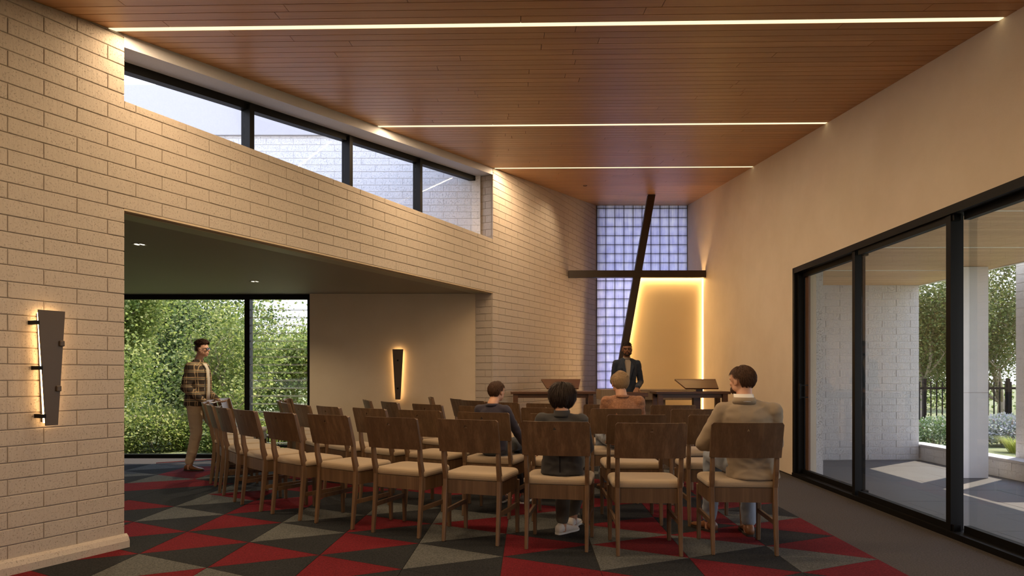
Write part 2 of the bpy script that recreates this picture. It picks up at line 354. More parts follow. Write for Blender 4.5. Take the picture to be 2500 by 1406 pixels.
# ---- left wall (local x along the wall, local y outwards, origin at the near corner of the opening)
WX, WY = -2.724, 4.603; LA = math.atan2(.8870, .4618)
TH = .29; E0 = 5.306; E1 = 9.62; HEAD = 2.38; SILL = 3.14
def wz(s, yl=0): return ceil_z(WY+.887*s+.4618*yl)
def wpt(s, yl, z=0): return Vector((WX+.4618*s-.887*yl, WY+.887*s+.4618*yl, z))
def wall_seg(mb, s0, s1, za, zb, y0=.003, y1=TH):      # zb None -> ceiling
    t = lambda s, y: (wz(s, y)+.02) if zb is None else zb
    b = lambda s, y: za(s) if callable(za) else za
    P = [(s0, y0), (s1, y0), (s1, y1), (s0, y1)]
    mb.add([(x, y, b(x, y)) for x, y in P]+[(x, y, t(x, y)) for x, y in P], [(0, 3, 2, 1), (4, 5, 6, 7), (0, 1, 5, 4), (1, 2, 6, 5), (2, 3, 7, 6), (3, 0, 4, 7)])
mb = MB(); wall_seg(mb, -6.5, -.004, 0, None); wall_seg(mb, -.004, E0+.004, HEAD+.004, SILL-.004); wall_seg(mb, E0+.004, 9.75, 0, None)
wl = struct('wall_left', mb, M['mortar'], label='cream block wall with a wide opening and clerestory'); wl.location = (WX, WY, 0); wl.rotation_euler = (0, 0, LA)
def near_l(s, z):
    Y = WY+.887*s
    if s < -1.0: return -1
    X = WX+.4618*s; px = 1250+1600*X/Y; py = 913-(z-H)/Y*1600
    return (1/Y**2) if px > -60 and -60 < py < 1460 else -1
bricks(wl, [(0, HEAD, [(-6.5, 0), (E0, E1)]), (HEAD, 3.08, [(-6.5, E1)]), (3.08, SILL, [(0, E0)]), (3.08, 6, [(-6.5, 0), (E0, E1)])], .08, .1, -.117, .4, M['block'],
       top=(wz(0)-.001, .887*.1144), near=near_l, cap=300)
# jamb blocks of the far pier (facing the opening): children of a pier face
mbp = MB(); mbp.box(0, 0, 0, .02, TH-.02, .01)
jam = obj('jamb_footing', mbp, M['mortar'], wl); jam.location = (E0-.0, .022, 0)
def jamb(zlo, zhi_fn, n0, n1):
    for n in range(n0, n1):
        a, b = .08+.1*n, .18+.1*n; a = max(a, zlo); b = min(b, zhi_fn)
        if b-a < .02: continue
        for (u, v) in (((.024, .115), (.123, .285)) if n % 2 else ((.024, .285),)):
            o = obj('brick', MB().box(-.004, u, a+.004, .004, v, b-.004), M['block'], wl); o.location = (E0, 0, 0)
jamb(0, HEAD, -1, 24)
jamb(SILL, 4.05, 30, 41)
# lintel above the clerestory, soffit, baseboard
mb = MB(); wall_seg(mb, 0, E0, lambda s: wz(s)-.092, None, 0.0, TH)
struct('trim_1', mb, M['lintel'], label='pale rendered lintel above the clerestory').matrix_world = wl.matrix_world
bpy.data.objects['trim_1'].location = (WX, WY, 0); bpy.data.objects['trim_1'].rotation_euler = (0, 0, LA)
mb = MB(); mb.loft([[(s, -.001, 0), (s, -.045, 0), (s, -.045, .055), (s, -.030, .085), (s, -.012, .10), (s, -.001, .10)] for s in (-6.5, .012)])
bb = struct('baseboard_left', mb, M['block'], label='rounded cream base moulding'); bb.location = (WX, WY, 0); bb.rotation_euler = (0, 0, LA)
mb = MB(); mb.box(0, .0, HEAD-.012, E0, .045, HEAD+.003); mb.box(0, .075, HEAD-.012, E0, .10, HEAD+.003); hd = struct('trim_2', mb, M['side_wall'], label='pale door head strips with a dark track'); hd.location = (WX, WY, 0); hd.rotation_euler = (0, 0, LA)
obj('track', MB().box(0, .045, HEAD-.002, E0, .075, HEAD+.003), M['gap'], hd)
obj('soffit_board', MB().box(0, .10, HEAD-.006, E0, TH, HEAD+.003), M['soffit'], hd)
# ---- clerestory window
cw = struct('window_1', MB().box(0, 0, 0, .001, .001, .001), M['black'], label='black framed clerestory window of four panes'); cw.location = (WX, WY, 0); cw.rotation_euler = (0, 0, LA)
YF = TH-.02
def cz(s): return wz(s, YF)-.088
mb = MB()
mb.add([(x, y, cz(x)-d) for d in (.085, 0) for x, y in ((0, YF-.03), (E0, YF-.03), (E0, YF+.05), (0, YF+.05))], [(0, 3, 2, 1), (4, 5, 6, 7), (0, 1, 5, 4), (1, 2, 6, 5), (2, 3, 7, 6), (3, 0, 4, 7)])
mb.box(0, YF-.03, SILL-.01, E0, YF+.05, SILL+.045)
obj('head_frame', mb, M['black'], cw)
ss = [-.02, 1.545, 2.80, 4.07, 5.27]
ms = []
for px in (604, 847, 1019, 1146):     # mullion centres on the frame plane
    q = (px-1250)/1600; s_ = (q*(WY+.4618*YF)-(WX-.887*YF))/(.4618-q*.887); ms.append(s_)
ms[-1] = E0-.03
for i, s_ in enumerate(ms):
    obj('mullion', MB().box(s_-.025, YF-.06, SILL, s_+.025, YF+.05, cz(s_)-.04), M['black'], cw)
prev = 0
for s_ in ms:
    a, b = prev, s_-.025
    obj('pane', MB().add([(x, y, z) for y in (YF+.01, YF+.016) for x, z in ((a, SILL+.04), (b, SILL+.04), (b, cz(b)-.06), (a, cz(a)-.06))], [(0, 1, 2, 3), (7, 6, 5, 4), (0, 4, 5, 1), (1, 5, 6, 2), (2, 6, 7, 3), (3, 7, 4, 0)]), M['glass_clerestory'], cw)
    prev = s_+.025
# ---- ceiling
mb = MB()
Ya, Yb = -3.2, 13.6
mb.add([(x, y, ceil_z(y)+d) for d in (.016, .35) for x, y in ((xl(Ya)-.35, Ya), (5.0, Ya), (5.0, Yb), (xl(Yb)-.5, Yb))], [(0, 1, 2, 3)[::-1], (4, 5, 6, 7), (0, 1, 5, 4), (1, 2, 6, 5), (2, 3, 7, 6), (3, 0, 4, 7)])
ce = struct('ceiling', mb, M['gap'], label='sloping timber board ceiling')
PW = .107
rows = []
y = -3.0
slots = sorted(s_[0] for s_ in STRIPS)
edges = [-3.0]+[v for s_ in slots for v in (s_-.028, s_+.028)]+[13.3]
for i in range(0, len(edges), 2):
    a, b = edges[i], edges[i+1]; n = max(1, round((b-a)/PW))
    rows += [(a+(b-a)*j/n, a+(b-a)*(j+1)/n) for j in range(n)]
stuff = MB(); cnt = 0
def plank(mb, xa, xb, ya, yb, gap=.0035, endgap=.002):
    pts = []
    for (x, yy) in ((xa, ya), (xb, ya), (xb, yb), (xa, yb)): pts.append((x, yy))
    P = []
    for z_ in (0, .014):
        for i, (x, yy) in enumerate(pts):
            if x <= -90: x_ = xl(yy+SKEW*xl(yy))
            elif x >= 90: x_ = xr(yy)
            else: x_ = x+(endgap if i in (0, 3) else -endgap)
            y_ = yy+SKEW*x_+(gap if i < 2 else -gap)
            if x <= -90: x_ = max(x_, xl(y_))
            P.append((x_, y_, ceil_z(y_)+z_))
    return mb.add(P, [(0, 3, 2, 1), (4, 5, 6, 7), (0, 1, 5, 4), (1, 2, 6, 5), (2, 3, 7, 6), (3, 0, 4, 7)])
for a, b in rows:
    L, R = xl((a+b)/2), xr((a+b)/2); cuts = [-99]; x = L+rnd.uniform(.5, 3.0)
    while x < R-.5: cuts.append(x); x += rnd.choice((1.8, 2.4, 2.4, 3.0))
    cuts.append(99)
    for l, r in zip(cuts, cuts[1:]):
        if a > 3.9 and cnt < 300: obj('plank', plank(MB(), l, r, a, b), M['plank'], ce); cnt += 1
        else: plank(stuff, l, r, a, b)
if stuff.v: obj('further_planks', stuff, M['plank'], ce, kind='stuff')
# linear lights
for i, (Y0, vis) in enumerate(STRIPS):
    lab = {4.452: 'long recessed linear ceiling light nearest the camera', 7.03: 'recessed linear ceiling light, middle of the three', 9.325: 'shortest recessed linear ceiling light nearest the cross'}.get(Y0, 'added linear ceiling light, unseen, above the camera' if Y0 > 1 else 'added linear ceiling light, unseen, behind the camera')
    t = thing('linear_light', lab, 'ceiling light', (0, Y0, ceil_z(Y0)), 0, 'linear lights across the ceiling')
    a, b = xl(Y0)+.02, xr(Y0)-.01
    def strip_mb(hw, z0, z1):
        m_ = MB(); P = [(x, yy) for x, yy in ((a, -hw), (b, -hw), (b, hw), (a, hw))]
        return m_.add([(x, yy+SKEW*x, .1144*(yy+SKEW*x)+z) for z in (z0, z1) for x, yy in P], [(0, 3, 2, 1), (4, 5, 6, 7), (0, 1, 5, 4), (1, 2, 6, 5), (2, 3, 7, 6), (3, 0, 4, 7)])
    obj('diffuser', strip_mb(.022, -.002, .006), M['led'], t); obj('channel', strip_mb(.027, .007, .016), M['plaster'], t)
# ---- right wall with the sliding door opening
RD = Vector((.0269, 1, 0)).normalized()
DT = 2.48; DY0, DY1 = .70, 7.83
def rpt(y, o=0, z=0): return (xr(y)+o, y, z)
def rbox(mb, ya, yb, za, zb, o0=0, o1=.28):
    P = [(xr(ya)+o0, ya), (xr(ya)+o1, ya), (xr(yb)+o1, yb), (xr(yb)+o0, yb)]
    t = lambda y: (ceil_z(y)+.02) if zb is None else zb
    return mb.add([(x, y, za) for x, y in P]+[(x, y, t(y)) for x, y in P], [(0, 3, 2, 1), (4, 5, 6, 7), (0, 1, 5, 4), (1, 2, 6, 5), (2, 3, 7, 6), (3, 0, 4, 7)])
mb = MB(); rbox(mb, -3, DY0, 0, None); rbox(mb, DY0, DY1, DT, None); rbox(mb, DY1, 13.3, 0, None)
struct('wall_right', mb, M['plaster'], label='cream plastered wall on the door side')
struct('baseboard_right', rbox(MB(), DY1+.01, 13.0, 0, .012, -.01, .0), M['gap'], label='thin dark skirting strip with shadow painted in')  # dark skirting; the shadow along the wall foot is put into its colour
# sliding doors
dr = struct('door_1', rbox(rbox(MB(), DY0, DY1, DT-.065, DT, -.004, .14), DY0, DY1, .0, .045, -.012, .14), M['black'], label='black framed full-height glass sliding doors')
rb = lambda nm, ya, yb, za, zb, o0, o1, mt: obj(nm, rbox(MB(), ya, yb, za, zb, o0, o1), mt, dr)
rb('side_frame', DY1-.05, DY1, .0, DT, -.004, .14, M['black'])
posts = [6.31, 4.865, 3.45, 2.05]
for q in posts: rb('door_stile', q+.045, q+.10, .045, DT-.06, .01, .072, M['black']); rb('door_stile', q+.08, q+.13, .045, DT-.06, .078, .13, M['black'])
prev = DY1-.05
for i, q in enumerate(posts+[DY0]):
    o0 = .04 if i % 2 else .10
    rb('glass_pane', q+.05, prev-.02, .09, DT-.11, o0, o0+.008, M['glass'])
    rb('rail', q+.02, prev, .045, .095, o0-.02, o0+.03, M['black']); rb('rail', q+.02, prev, DT-.115, DT-.06, o0-.02, o0+.03, M['black'])
    prev = q
rb('side_stile', DY1-.095, DY1-.05, .045, DT-.06, .03, .10, M['black'])
rb('brown_stile', DY1-.19, DY1-.10, .05, DT-.10, .108, .13, M['stile_brown'])  # brown grained strip outside the end frame
h = obj('handle', MB().box(-.055, -.012, -.09, -.035, .012, .09).bar((.05, 0, .07), (-.045, 0, .07), .012, .012).bar((.05, 0, -.07), (-.045, 0, -.07), .012, .012), M['black'], dr); h.location = rpt(7.60, .035, 1.02)
# ---- floor and carpet
mb = MB(); mb.add([(-10, -3, -.2), (3.6, -3, -.2), (3.75, 14, -.2), (-10, 14, -.2), (-10, -3, 0), (xr(-3)+.28, -3, 0), (xr(14)+.28, 14, 0), (-10, 14, 0)], [(0, 3, 2, 1), (4, 5, 6, 7), (0, 1, 5, 4), (1, 2, 6, 5), (2, 3, 7, 6), (3, 0, 4, 7)])
mb.v = [(x if x > 0 else (-9.2 if y < 9.4 else 1.0), 9.7 if (y > 13 and x < 0) else y, z) for x, y, z in mb.v]
mb = MB()
poly = [(-9.0, .0), (-4.6, -3), (xr(-3)+.28, -3), (xr(13.4)+.28, 13.4), (1.2, 13.4), (-.5, 9.62), (-9.0, 9.62)]
mb.prism([(x, y, -.2) for x, y in poly], (0, 0, .2)); 
fl = struct('floor', mb, M['c_edge'], label='dark grey carpeted floor border')
XK = lambda k, y: -2.516+.6145*k+.0269*(y-4.42)
def vy(k, n): return (4.42 if k % 2 == 0 else 4.12)-.0164*k+.62*n
COL = {}
def setc(k, yy, side, c): COL[(k, side, round(yy, 2))] = c
spec = """0 L 4.42 r;0 R 4.10 d;0 L 5.04 r;0 R 4.72 d;0 L 5.67 r;0 R 5.35 d;0 L 6.29 d;0 R 5.97 r;0 L 3.8 g;0 R 3.48 r
-1 L 4.12 r;-1 R 4.42 d;-1 L 4.74 r;-1 R 5.04 d;-1 L 5.36 g;-1 R 5.67 d;-1 L 5.98 g;-1 L 6.6 g;-1 R 6.29 r;-1 R 3.8 d
7 L 4.0 g;7 R 4.29 r;7 L 4.62 d;7 R 4.9 r;7 L 5.24 g;7 R 5.53 d;7 L 5.86 r;7 R 3.67 r;7 L 3.4 d
6 L 4.32 g;6 L 3.7 r;6 R 4.0 d;6 L 4.94 d;6 R 4.62 r;6 L 5.56 r;6 R 5.24 r
5 L 4.03 g;5 L 4.65 g;5 R 4.32 r;5 L 5.27 d;5 R 4.94 r;5 R 3.7 d;5 L 3.41 r
4 L 4.34 r;4 R 4.03 d;4 L 3.72 r;4 L 4.98 g;4 R 4.65 d;4 L 5.6 r;4 R 5.27 g
3 L 4.06 g;3 L 4.69 g;3 R 4.34 d;3 R 3.72 d;3 L 5.28 g;3 R 4.98 r
2 L 4.39 r;2 R 4.06 d;2 L 5.01 r;2 R 4.69 d;2 L 5.63 g;2 R 5.28 d;2 L 3.77 r
1 L 4.10 r;1 R 4.39 d;1 L 4.72 g;1 R 5.01 d;1 L 5.35 g;1 R 5.63 d;1 L 5.97 d;1 R 3.77 d;1 L 3.48 g"""
SP = []
for ln_ in spec.replace('\n', ';').split(';'):
    k_, s_, y_, c_ = ln_.split(); SP.append((int(k_), s_, float(y_), c_))
def col_of(k, side, y0):
    for q in SP:
        if q[0] == k and q[1] == side and abs(q[2]-y0) < .16: return q[3]
    return rnd.choice('rrgd' if side == 'L' else 'ddr')
cp = struct('carpet_base', MB().prism([(XK(-7, 3.0)+.3, 3.0-.2, .0005), (XK(8, 2.8), 2.8, .0005), (XK(8, 8.7), 8.7, .0005), (XK(-7, 8.7)+.3, 8.7, .0005)], (0, 0, .003)), M['gap'], label='underlay of the patterned carpet')
cp.name = 'floor_carpet'; cp['label'] = 'carpet of red, charcoal and grey triangular tiles'
CM = {'r': M['c_red'], 'd': M['c_dark'], 'g': M['c_grey']}
tiles = []
rest = {c_: MB() for c_ in 'rdg'}
for k_ in range(-7, 8):
    for n in range(-4, 9):
        for side in 'LR':
            kk = k_ if side == 'L' else k_+1; ok = k_+1 if side == 'L' else k_
            y0, y1 = vy(kk, n), vy(kk, n+1)
            ym = (y0+y1)/2
            cand = [vy(ok, m) for m in range(-6, 11)]; ya = min(cand, key=lambda v: abs(v-ym))
            A = Vector((XK(kk, y0), y0, 0)); B = Vector((XK(kk, y1), y1, 0)); T = Vector((XK(ok, ya), ya, 0))
            if max(y0, y1) > 8.95 or min(y0, y1) < 2.2: continue
            cen = (A+B+T)/3; P = [cen+(p-cen)*(1-.009) for p in (A, B, T)]
            if side == 'R': P = P[::-1]
            P = P[::-1]
            tiles.append((cen, P, col_of(k_, side, y0)))
for cen, P, c_ in tiles:
    vis = cen.y > 3.6 and abs(cen.x/cen.y) < .95 and not (cen.x < xl(cen.y)-.5 and cen.x/cen.y < -.62)
    if vis:
        o = obj('carpet_tile', MB().prism([p-cen for p in P], (0, 0, .005)), CM[c_], cp); o.location = (cen.x, cen.y, .003)
    else: rest[c_].prism([p+Vector((0, 0, .003)) for p in P], (0, 0, .005))
for c_, q in rest.items():
    if q.v: obj('further_carpet_tiles', q, CM[c_], cp, kind='stuff')
# ---- side room: ceiling, back wall, window with louvres
mb = MB(); 
pp = [wpt(-.6, TH), wpt(E0+.25, TH), (-.45, 9.72, 0), (-8.8, 9.72, 0), (-8.8, 2.0, 0)]
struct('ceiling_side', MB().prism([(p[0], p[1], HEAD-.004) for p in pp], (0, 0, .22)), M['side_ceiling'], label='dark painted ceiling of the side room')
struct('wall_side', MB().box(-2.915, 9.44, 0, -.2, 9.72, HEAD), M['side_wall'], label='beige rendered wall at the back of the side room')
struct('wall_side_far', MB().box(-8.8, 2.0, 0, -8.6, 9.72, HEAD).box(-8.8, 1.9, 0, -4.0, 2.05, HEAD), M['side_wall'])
sw = struct('window_2', MB().box(-8.6, 9.50, HEAD-.075, -2.915, 9.60, HEAD-.004).box(-8.6, 9.50, .0, -2.915, 9.60, .055), M['black'], label='black framed full-height window with a louvred bay')
for xa, xb in ((-8.6, -8.54), (-5.62-.9, -5.58-.9), (-3.875, -3.80), (-2.965, -2.915)): obj('mullion', MB().box(xa, 9.49, .05, xb, 9.61, HEAD-.07), M['black'], sw)
for xa, xb in ((-8.54, -6.53), (-6.48, -3.875)): obj('pane', MB().box(xa, 9.545, .055, xb, 9.552, HEAD-.075), M['glass'], sw)
M['blade_edge'] = plain('polished_glass_edge', (.72, .76, .76, 1), .25)
z = .10; mbb = MB()
mbb.add([(x, y, z_) for x in (0, .835) for y, z_ in ((.0, 0), (.012, .118), (.016, .118), (.004, 0))], [(0, 1, 2, 3), (7, 6, 5, 4), (0, 4, 5, 1), (1, 5, 6, 2), (2, 6, 7, 3), (3, 7, 4, 0)])
mbb.cur = 1; mbb.box(0, -.006, -.008, .835, .006, -.002).box(0, .004, .006, .835, .016, .011)
bl = mbb.mesh('louvre_blade', [M['glass'], M['blade_edge']])
while z < HEAD-.12:
    o = obj('louvre_blade', bl, None, sw); o.location = (-3.80, 9.535, z); z += .114
# ---- upper outside wall seen through the clerestory
uw = struct('wall_upper', MB().box(-8.2, 9.36, HEAD+.21, -.45, 9.66, 4.62), M['mortar_out'], label='white block wall above the side room')
bw = bpy.data.objects.new('x', None)
uw.location = (0, 0, 0)
piv = obj('block_courses', MB().box(-8.2, 9.352, 2.6, -8.19, 9.36, 2.61), M['mortar_out'], uw)
bricks(uw, [(2.6, 4.62, [(-8.2, -.45)])], .0, .0955, 0, .39, M['block_out'], y0=9.352, y1=9.37, cap=220, near=lambda s, z: 1.0 if -6.2 < s < -.5 and z > 2.9+max(0, (-s-2)*.1) else -1)
bpy.data.objects.remove(piv); bpy.data.objects.remove(bw)
struct('trim_3', MB().box(-8.2, 9.31, 4.62, -.3, 9.70, 5.33), M['render_out'], label='smooth rendered parapet above the outside block wall')
# ---- chancel: glass block window, sill wall
GX0, GX1, GY, GZ0 = xl(13.07)+.0, xr(13.07), 13.07, .93
gx0 = (1457-1250)/1600*GY; gx1 = (1677-1250)/1600*GY
struct('wall_chancel', MB().box(gx0-.6, GY, 0, xr(13)+.3, GY+.25, GZ0), M['block'], label='pale wall below the glass grid')
gw = struct('window_3', MB().box(gx0-.02, GY-.03, GZ0-.02, gx1+.02, GY+.06, GZ0), M['black'], label='tall leaded grid of streaky translucent glass squares')
step = (gx1-gx0)/10; zz = GZ0; top = ceil_z(GY)
gm = MB().box(-step/2+.0025, -.02, -step/2+.0025, step/2-.0025, .02, step/2-.0025).mesh('glass_square', M['glass_block'])
mt = MB()
r_ = 0
zt = ceil_z(GY)-.06
zz = zt
obj('glass_strip', MB().box(gx0, GY-.02, zt+.004, gx1, GY+.02, top+.02), M['glass_block'], gw)
mt.box(gx0, GY-.026, zt-.004, gx1, GY+.03, zt+.004)
while zz > GZ0+.02:
    za = max(zz-step, GZ0)
    for c_ in range(10):
        if zz-za > step-.001: o = obj('glass_square', gm, None, gw); o.location = (gx0+(c_+.5)*step, GY, (zz+za)/2)
        else: obj('glass_square', MB().box(gx0+c_*step+.004, GY-.02, za+.004, gx0+(c_+1)*step-.004, GY+.02, zz-.004), M['glass_block'], gw)
    mt.box(gx0, GY-.026, za-.0032, gx1, GY+.03, za+.0032); zz = za
for c_ in range(11): mt.box(gx0+c_*step-.0032, GY-.027, GZ0, gx0+c_*step+.0032, GY+.03, top+.02)
obj('leading', mt, M['gap'], gw)
# ---- cross and glowing panel
CY = 11.72
cxf = lambda z: (1527-1250)/1600*CY+(z-(H+(913-834)/1600*CY))*(63/357)
zc = H+(913-669.5)/1600*CY
cr = thing('cross', 'tall dark bronze cross with a leaning upright reaching the ceiling', 'cross', (cxf(0), CY, 0))
X0 = cxf(0)
zt_ = ceil_z(CY-.05)-.002
P = [(cxf(0)-.065-X0, -.05, 0), (cxf(0)+.065-X0, -.05, 0), (cxf(zt_)+.065-X0, -.05, zt_), (cxf(zt_)-.065-X0, -.05, zt_)]
obj('upright', MB().prism(P, (0, .10, 0)), M['crossm'], cr)
xa = xl(CY+.055)+.004; xb = xr(CY-.05)-.006
obj('crossbar', MB().box(xa-X0, -.055, zc-.062, xb-X0, .055, zc+.062), M['crossm'], cr)
PY = CY+.20
P = [(cxf(0)+.0, 0), (xr(PY), 0), (xr(PY), zc+.05), (cxf(zc)+.0, zc+.05)]
M['panel'] = plaster('yellow_cream_panel', (.68, .54, .33, 1), (.70, .56, .35, 1), .8, .05)
pn = struct('wall_panel', MB().prism([(x, PY, z_) for x, z_ in P], (0, .06, 0)), M['panel'], label='back-lit cream panel behind the right arm of the cross')
led = thing('cove_light', 'warm glowing light strip hidden behind the cross and around the cream panel', 'light', (xr(PY), PY-.06, 0))
lx = xr(PY)
obj('led_strip', MB().box(-.020, -.0, .02, -.004, .03, zc-.06), M['led_side'], led)
obj('led_strip', MB().box(cxf(zc)-lx+.07, .0, zc-.046, -.02, .03, zc-.036), M['led_hot'], led)
obj('led_strip', MB().prism([(cxf(.02)-lx+.052, 0, .02), (cxf(.02)-lx+.062, 0, .02), (cxf(zc)-lx+.062, 0, zc-.02), (cxf(zc)-lx+.052, 0, zc-.02)], (0, .03, 0)), M['led_hot'], led)
# ---- room behind the camera
struct('wall_back', MB().box(-7, -3.2, 0, 3.6, -3.0, 3.6), M['plaster'], label='plain wall behind the camera')
# ---- patio
px0 = lambda y: xr(y)+.28
mb = MB().box(3.2, -2, -.2, 9.5, 9.3, -.012)
pf = struct('floor_patio', mb, M['gap'], label='grey stone paved patio')
yy = 9.3; tiles_n = 0; rest_p = MB()
r_ = 0
while yy > -1:
    h_ = .60; xx = px0(5)-.25-(r_ % 2)*.45
    while xx < 9.4:
        a, b = max(xx, 3.36), min(xx+.9, 9.45)
        if b-a > .05:
            if yy > 3.5 and a < 6.2 : obj('paver', MB().box(a+.002, yy-h_+.002, -.012, b-.002, yy-.002, rnd.uniform(-.0025, -.0015)), M['paver'], pf)
            else: rest_p.box(a+.002, yy-h_+.002, -.012, b-.002, yy-.002, -.002)
        xx += .9
    yy -= h_; r_ += 1
obj('further_pavers', rest_p, M['paver'], pf, kind='stuff')
ex = lambda y: 5.53+.0269*y
pc = struct('ceiling_patio', MB().prism([(px0(-1)-.1, -1, 2.50), (ex(-1), -1, 2.50), (ex(9.6), 9.6, 2.50), (px0(9.6)-.1, 9.6, 2.50)], (0, 0, .25)), M['gap'], label='pale oak board ceiling over the patio')
yb_ = 9.5; k_ = 0
pls = [7.97, 6.52, 5.06, 3.6, 2.1]
while yb_ > -.9:
    y1 = yb_-.098
    if y1 > 3.4: obj('board', MB().prism([(px0(y1)-.1, y1+.003, 2.482), (ex(y1), y1+.003, 2.482), (ex(yb_), yb_, 2.482), (px0(yb_)-.1, yb_, 2.482)], (0, 0, .018)), M['oak'], pc)
    else:
        obj('further_boards', MB().prism([(px0(-1)-.1, -.98, 2.482), (ex(-1), -.98, 2.482), (ex(yb_), yb_, 2.482), (px0(yb_)-.1, yb_, 2.482)], (0, 0, .018)), M['oak'], pc, kind='stuff'); break
    yb_ = y1
M['pale_metal'] = plain('pale_metal', (.85, .84, .80, 1), .4)
for i, q in enumerate(pls[:4]): obj('light_channel', MB().box(px0(q)-.05, q-.008, 2.476, ex(q)-.02, q+.008, 2.484), M['pale_metal'], pc)
struct('trim_4', MB().prism([(ex(-1), -1, 2.474), (ex(-1)+.04, -1, 2.474), (ex(9.6)+.04, 9.6, 2.474), (ex(9.6), 9.6, 2.474)], (0, 0, .30)), M['pale_metal'], label='pale eaves fascia of the patio roof')
pw = struct('wall_patio', MB().box(px0(9.3)-.02, 9.304, -.2, 5.77, 9.6, 2.49), M['mortar_out'], label='white rock-faced block wall closing the patio')
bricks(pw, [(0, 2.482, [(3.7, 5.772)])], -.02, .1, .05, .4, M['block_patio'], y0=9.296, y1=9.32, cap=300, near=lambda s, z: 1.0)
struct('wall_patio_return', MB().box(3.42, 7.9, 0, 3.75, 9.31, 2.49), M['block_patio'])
col = thing('concrete_column', 'square pale concrete column holding up the patio roof', 'column', (5.42, 7.85, 0))
obj('shaft', MB().box(-.17, -.16, .0, .17, -.03, 1.00).box(-.17, -.16, 1.004, .17, -.03, 2.478), M['concrete'], col)
obj('joint', MB().box(-.165, -.155, .99, .165, -.035, 1.01), M['mortar'], col)
lw = struct('wall_planter', MB().box(5.80, 2.6, -.1, 6.0, 9.6, .195), M['mortar_out'], label='low white block planter wall')
bl_ = bpy.data.objects.new('f', None)
def flat_bricks(parent, xf, ya, yb, z0, z1, c=.1, ln=.4, vis=lambda y: True):
    n = 0; z_ = z0
    rest = MB()
    while z_ < z1-.02:
        y_ = ya-(n % 2)*ln/2
        while y_ < yb:
            a, b = max(y_, ya), min(y_+ln, yb)
            if b-a > .03:
                q = MB().box(xf-.006, a+.004, z_+.004, xf+.006, b-.004, min(z_+c, z1)-.004)
                if vis(b): obj('brick', q, M['block_out'], parent)
                else: rest.add(q.v, q.f)
            y_ += ln
        z_ += c; n += 1
    if rest.v: obj('further_bricks', rest, M['block_out'], parent, kind='stuff')
bpy.data.objects.remove(bl_)
flat_bricks(lw, 5.80, 2.6, 9.6, -.005, .195, vis=lambda y: y > 6.5)
obj('coping', MB().box(5.78, 2.6, .195, 6.02, 9.6, .225), M['render_out'], lw)
pil = struct('wall_pier', MB().box(6.03, 7.25, 0, 6.5, 7.84, 2.9), M['mortar_out'], label='white block pier standing behind the planter wall')
flat_bricks(pil, 6.03, 7.25, 7.84, 0, 2.9)
for n in range(29):
    for a, b in (((6.03, 6.42), (6.42, 6.5)) if n % 2 else ((6.03, 6.22), (6.22, 6.5))):
        obj('brick', MB().box(a+.004, 7.244, n*.1+.004, b-.004, 7.256, n*.1+.096), M['block_out'], pil)
struct('ground', MB().box(-60, 9.7, -.35, 60, 90, -.06).box(6.0, -10, -.3, 60, 9.7, .12).box(-60, -10, -.35, -8.9, 9.7, -.06), M['ground'], label='garden ground')
struct('trim_5', MB().box(5.77, 9.3, -.1, 9, 9.75, .03), M['render_out'], label='pale kerb at the patio edge')
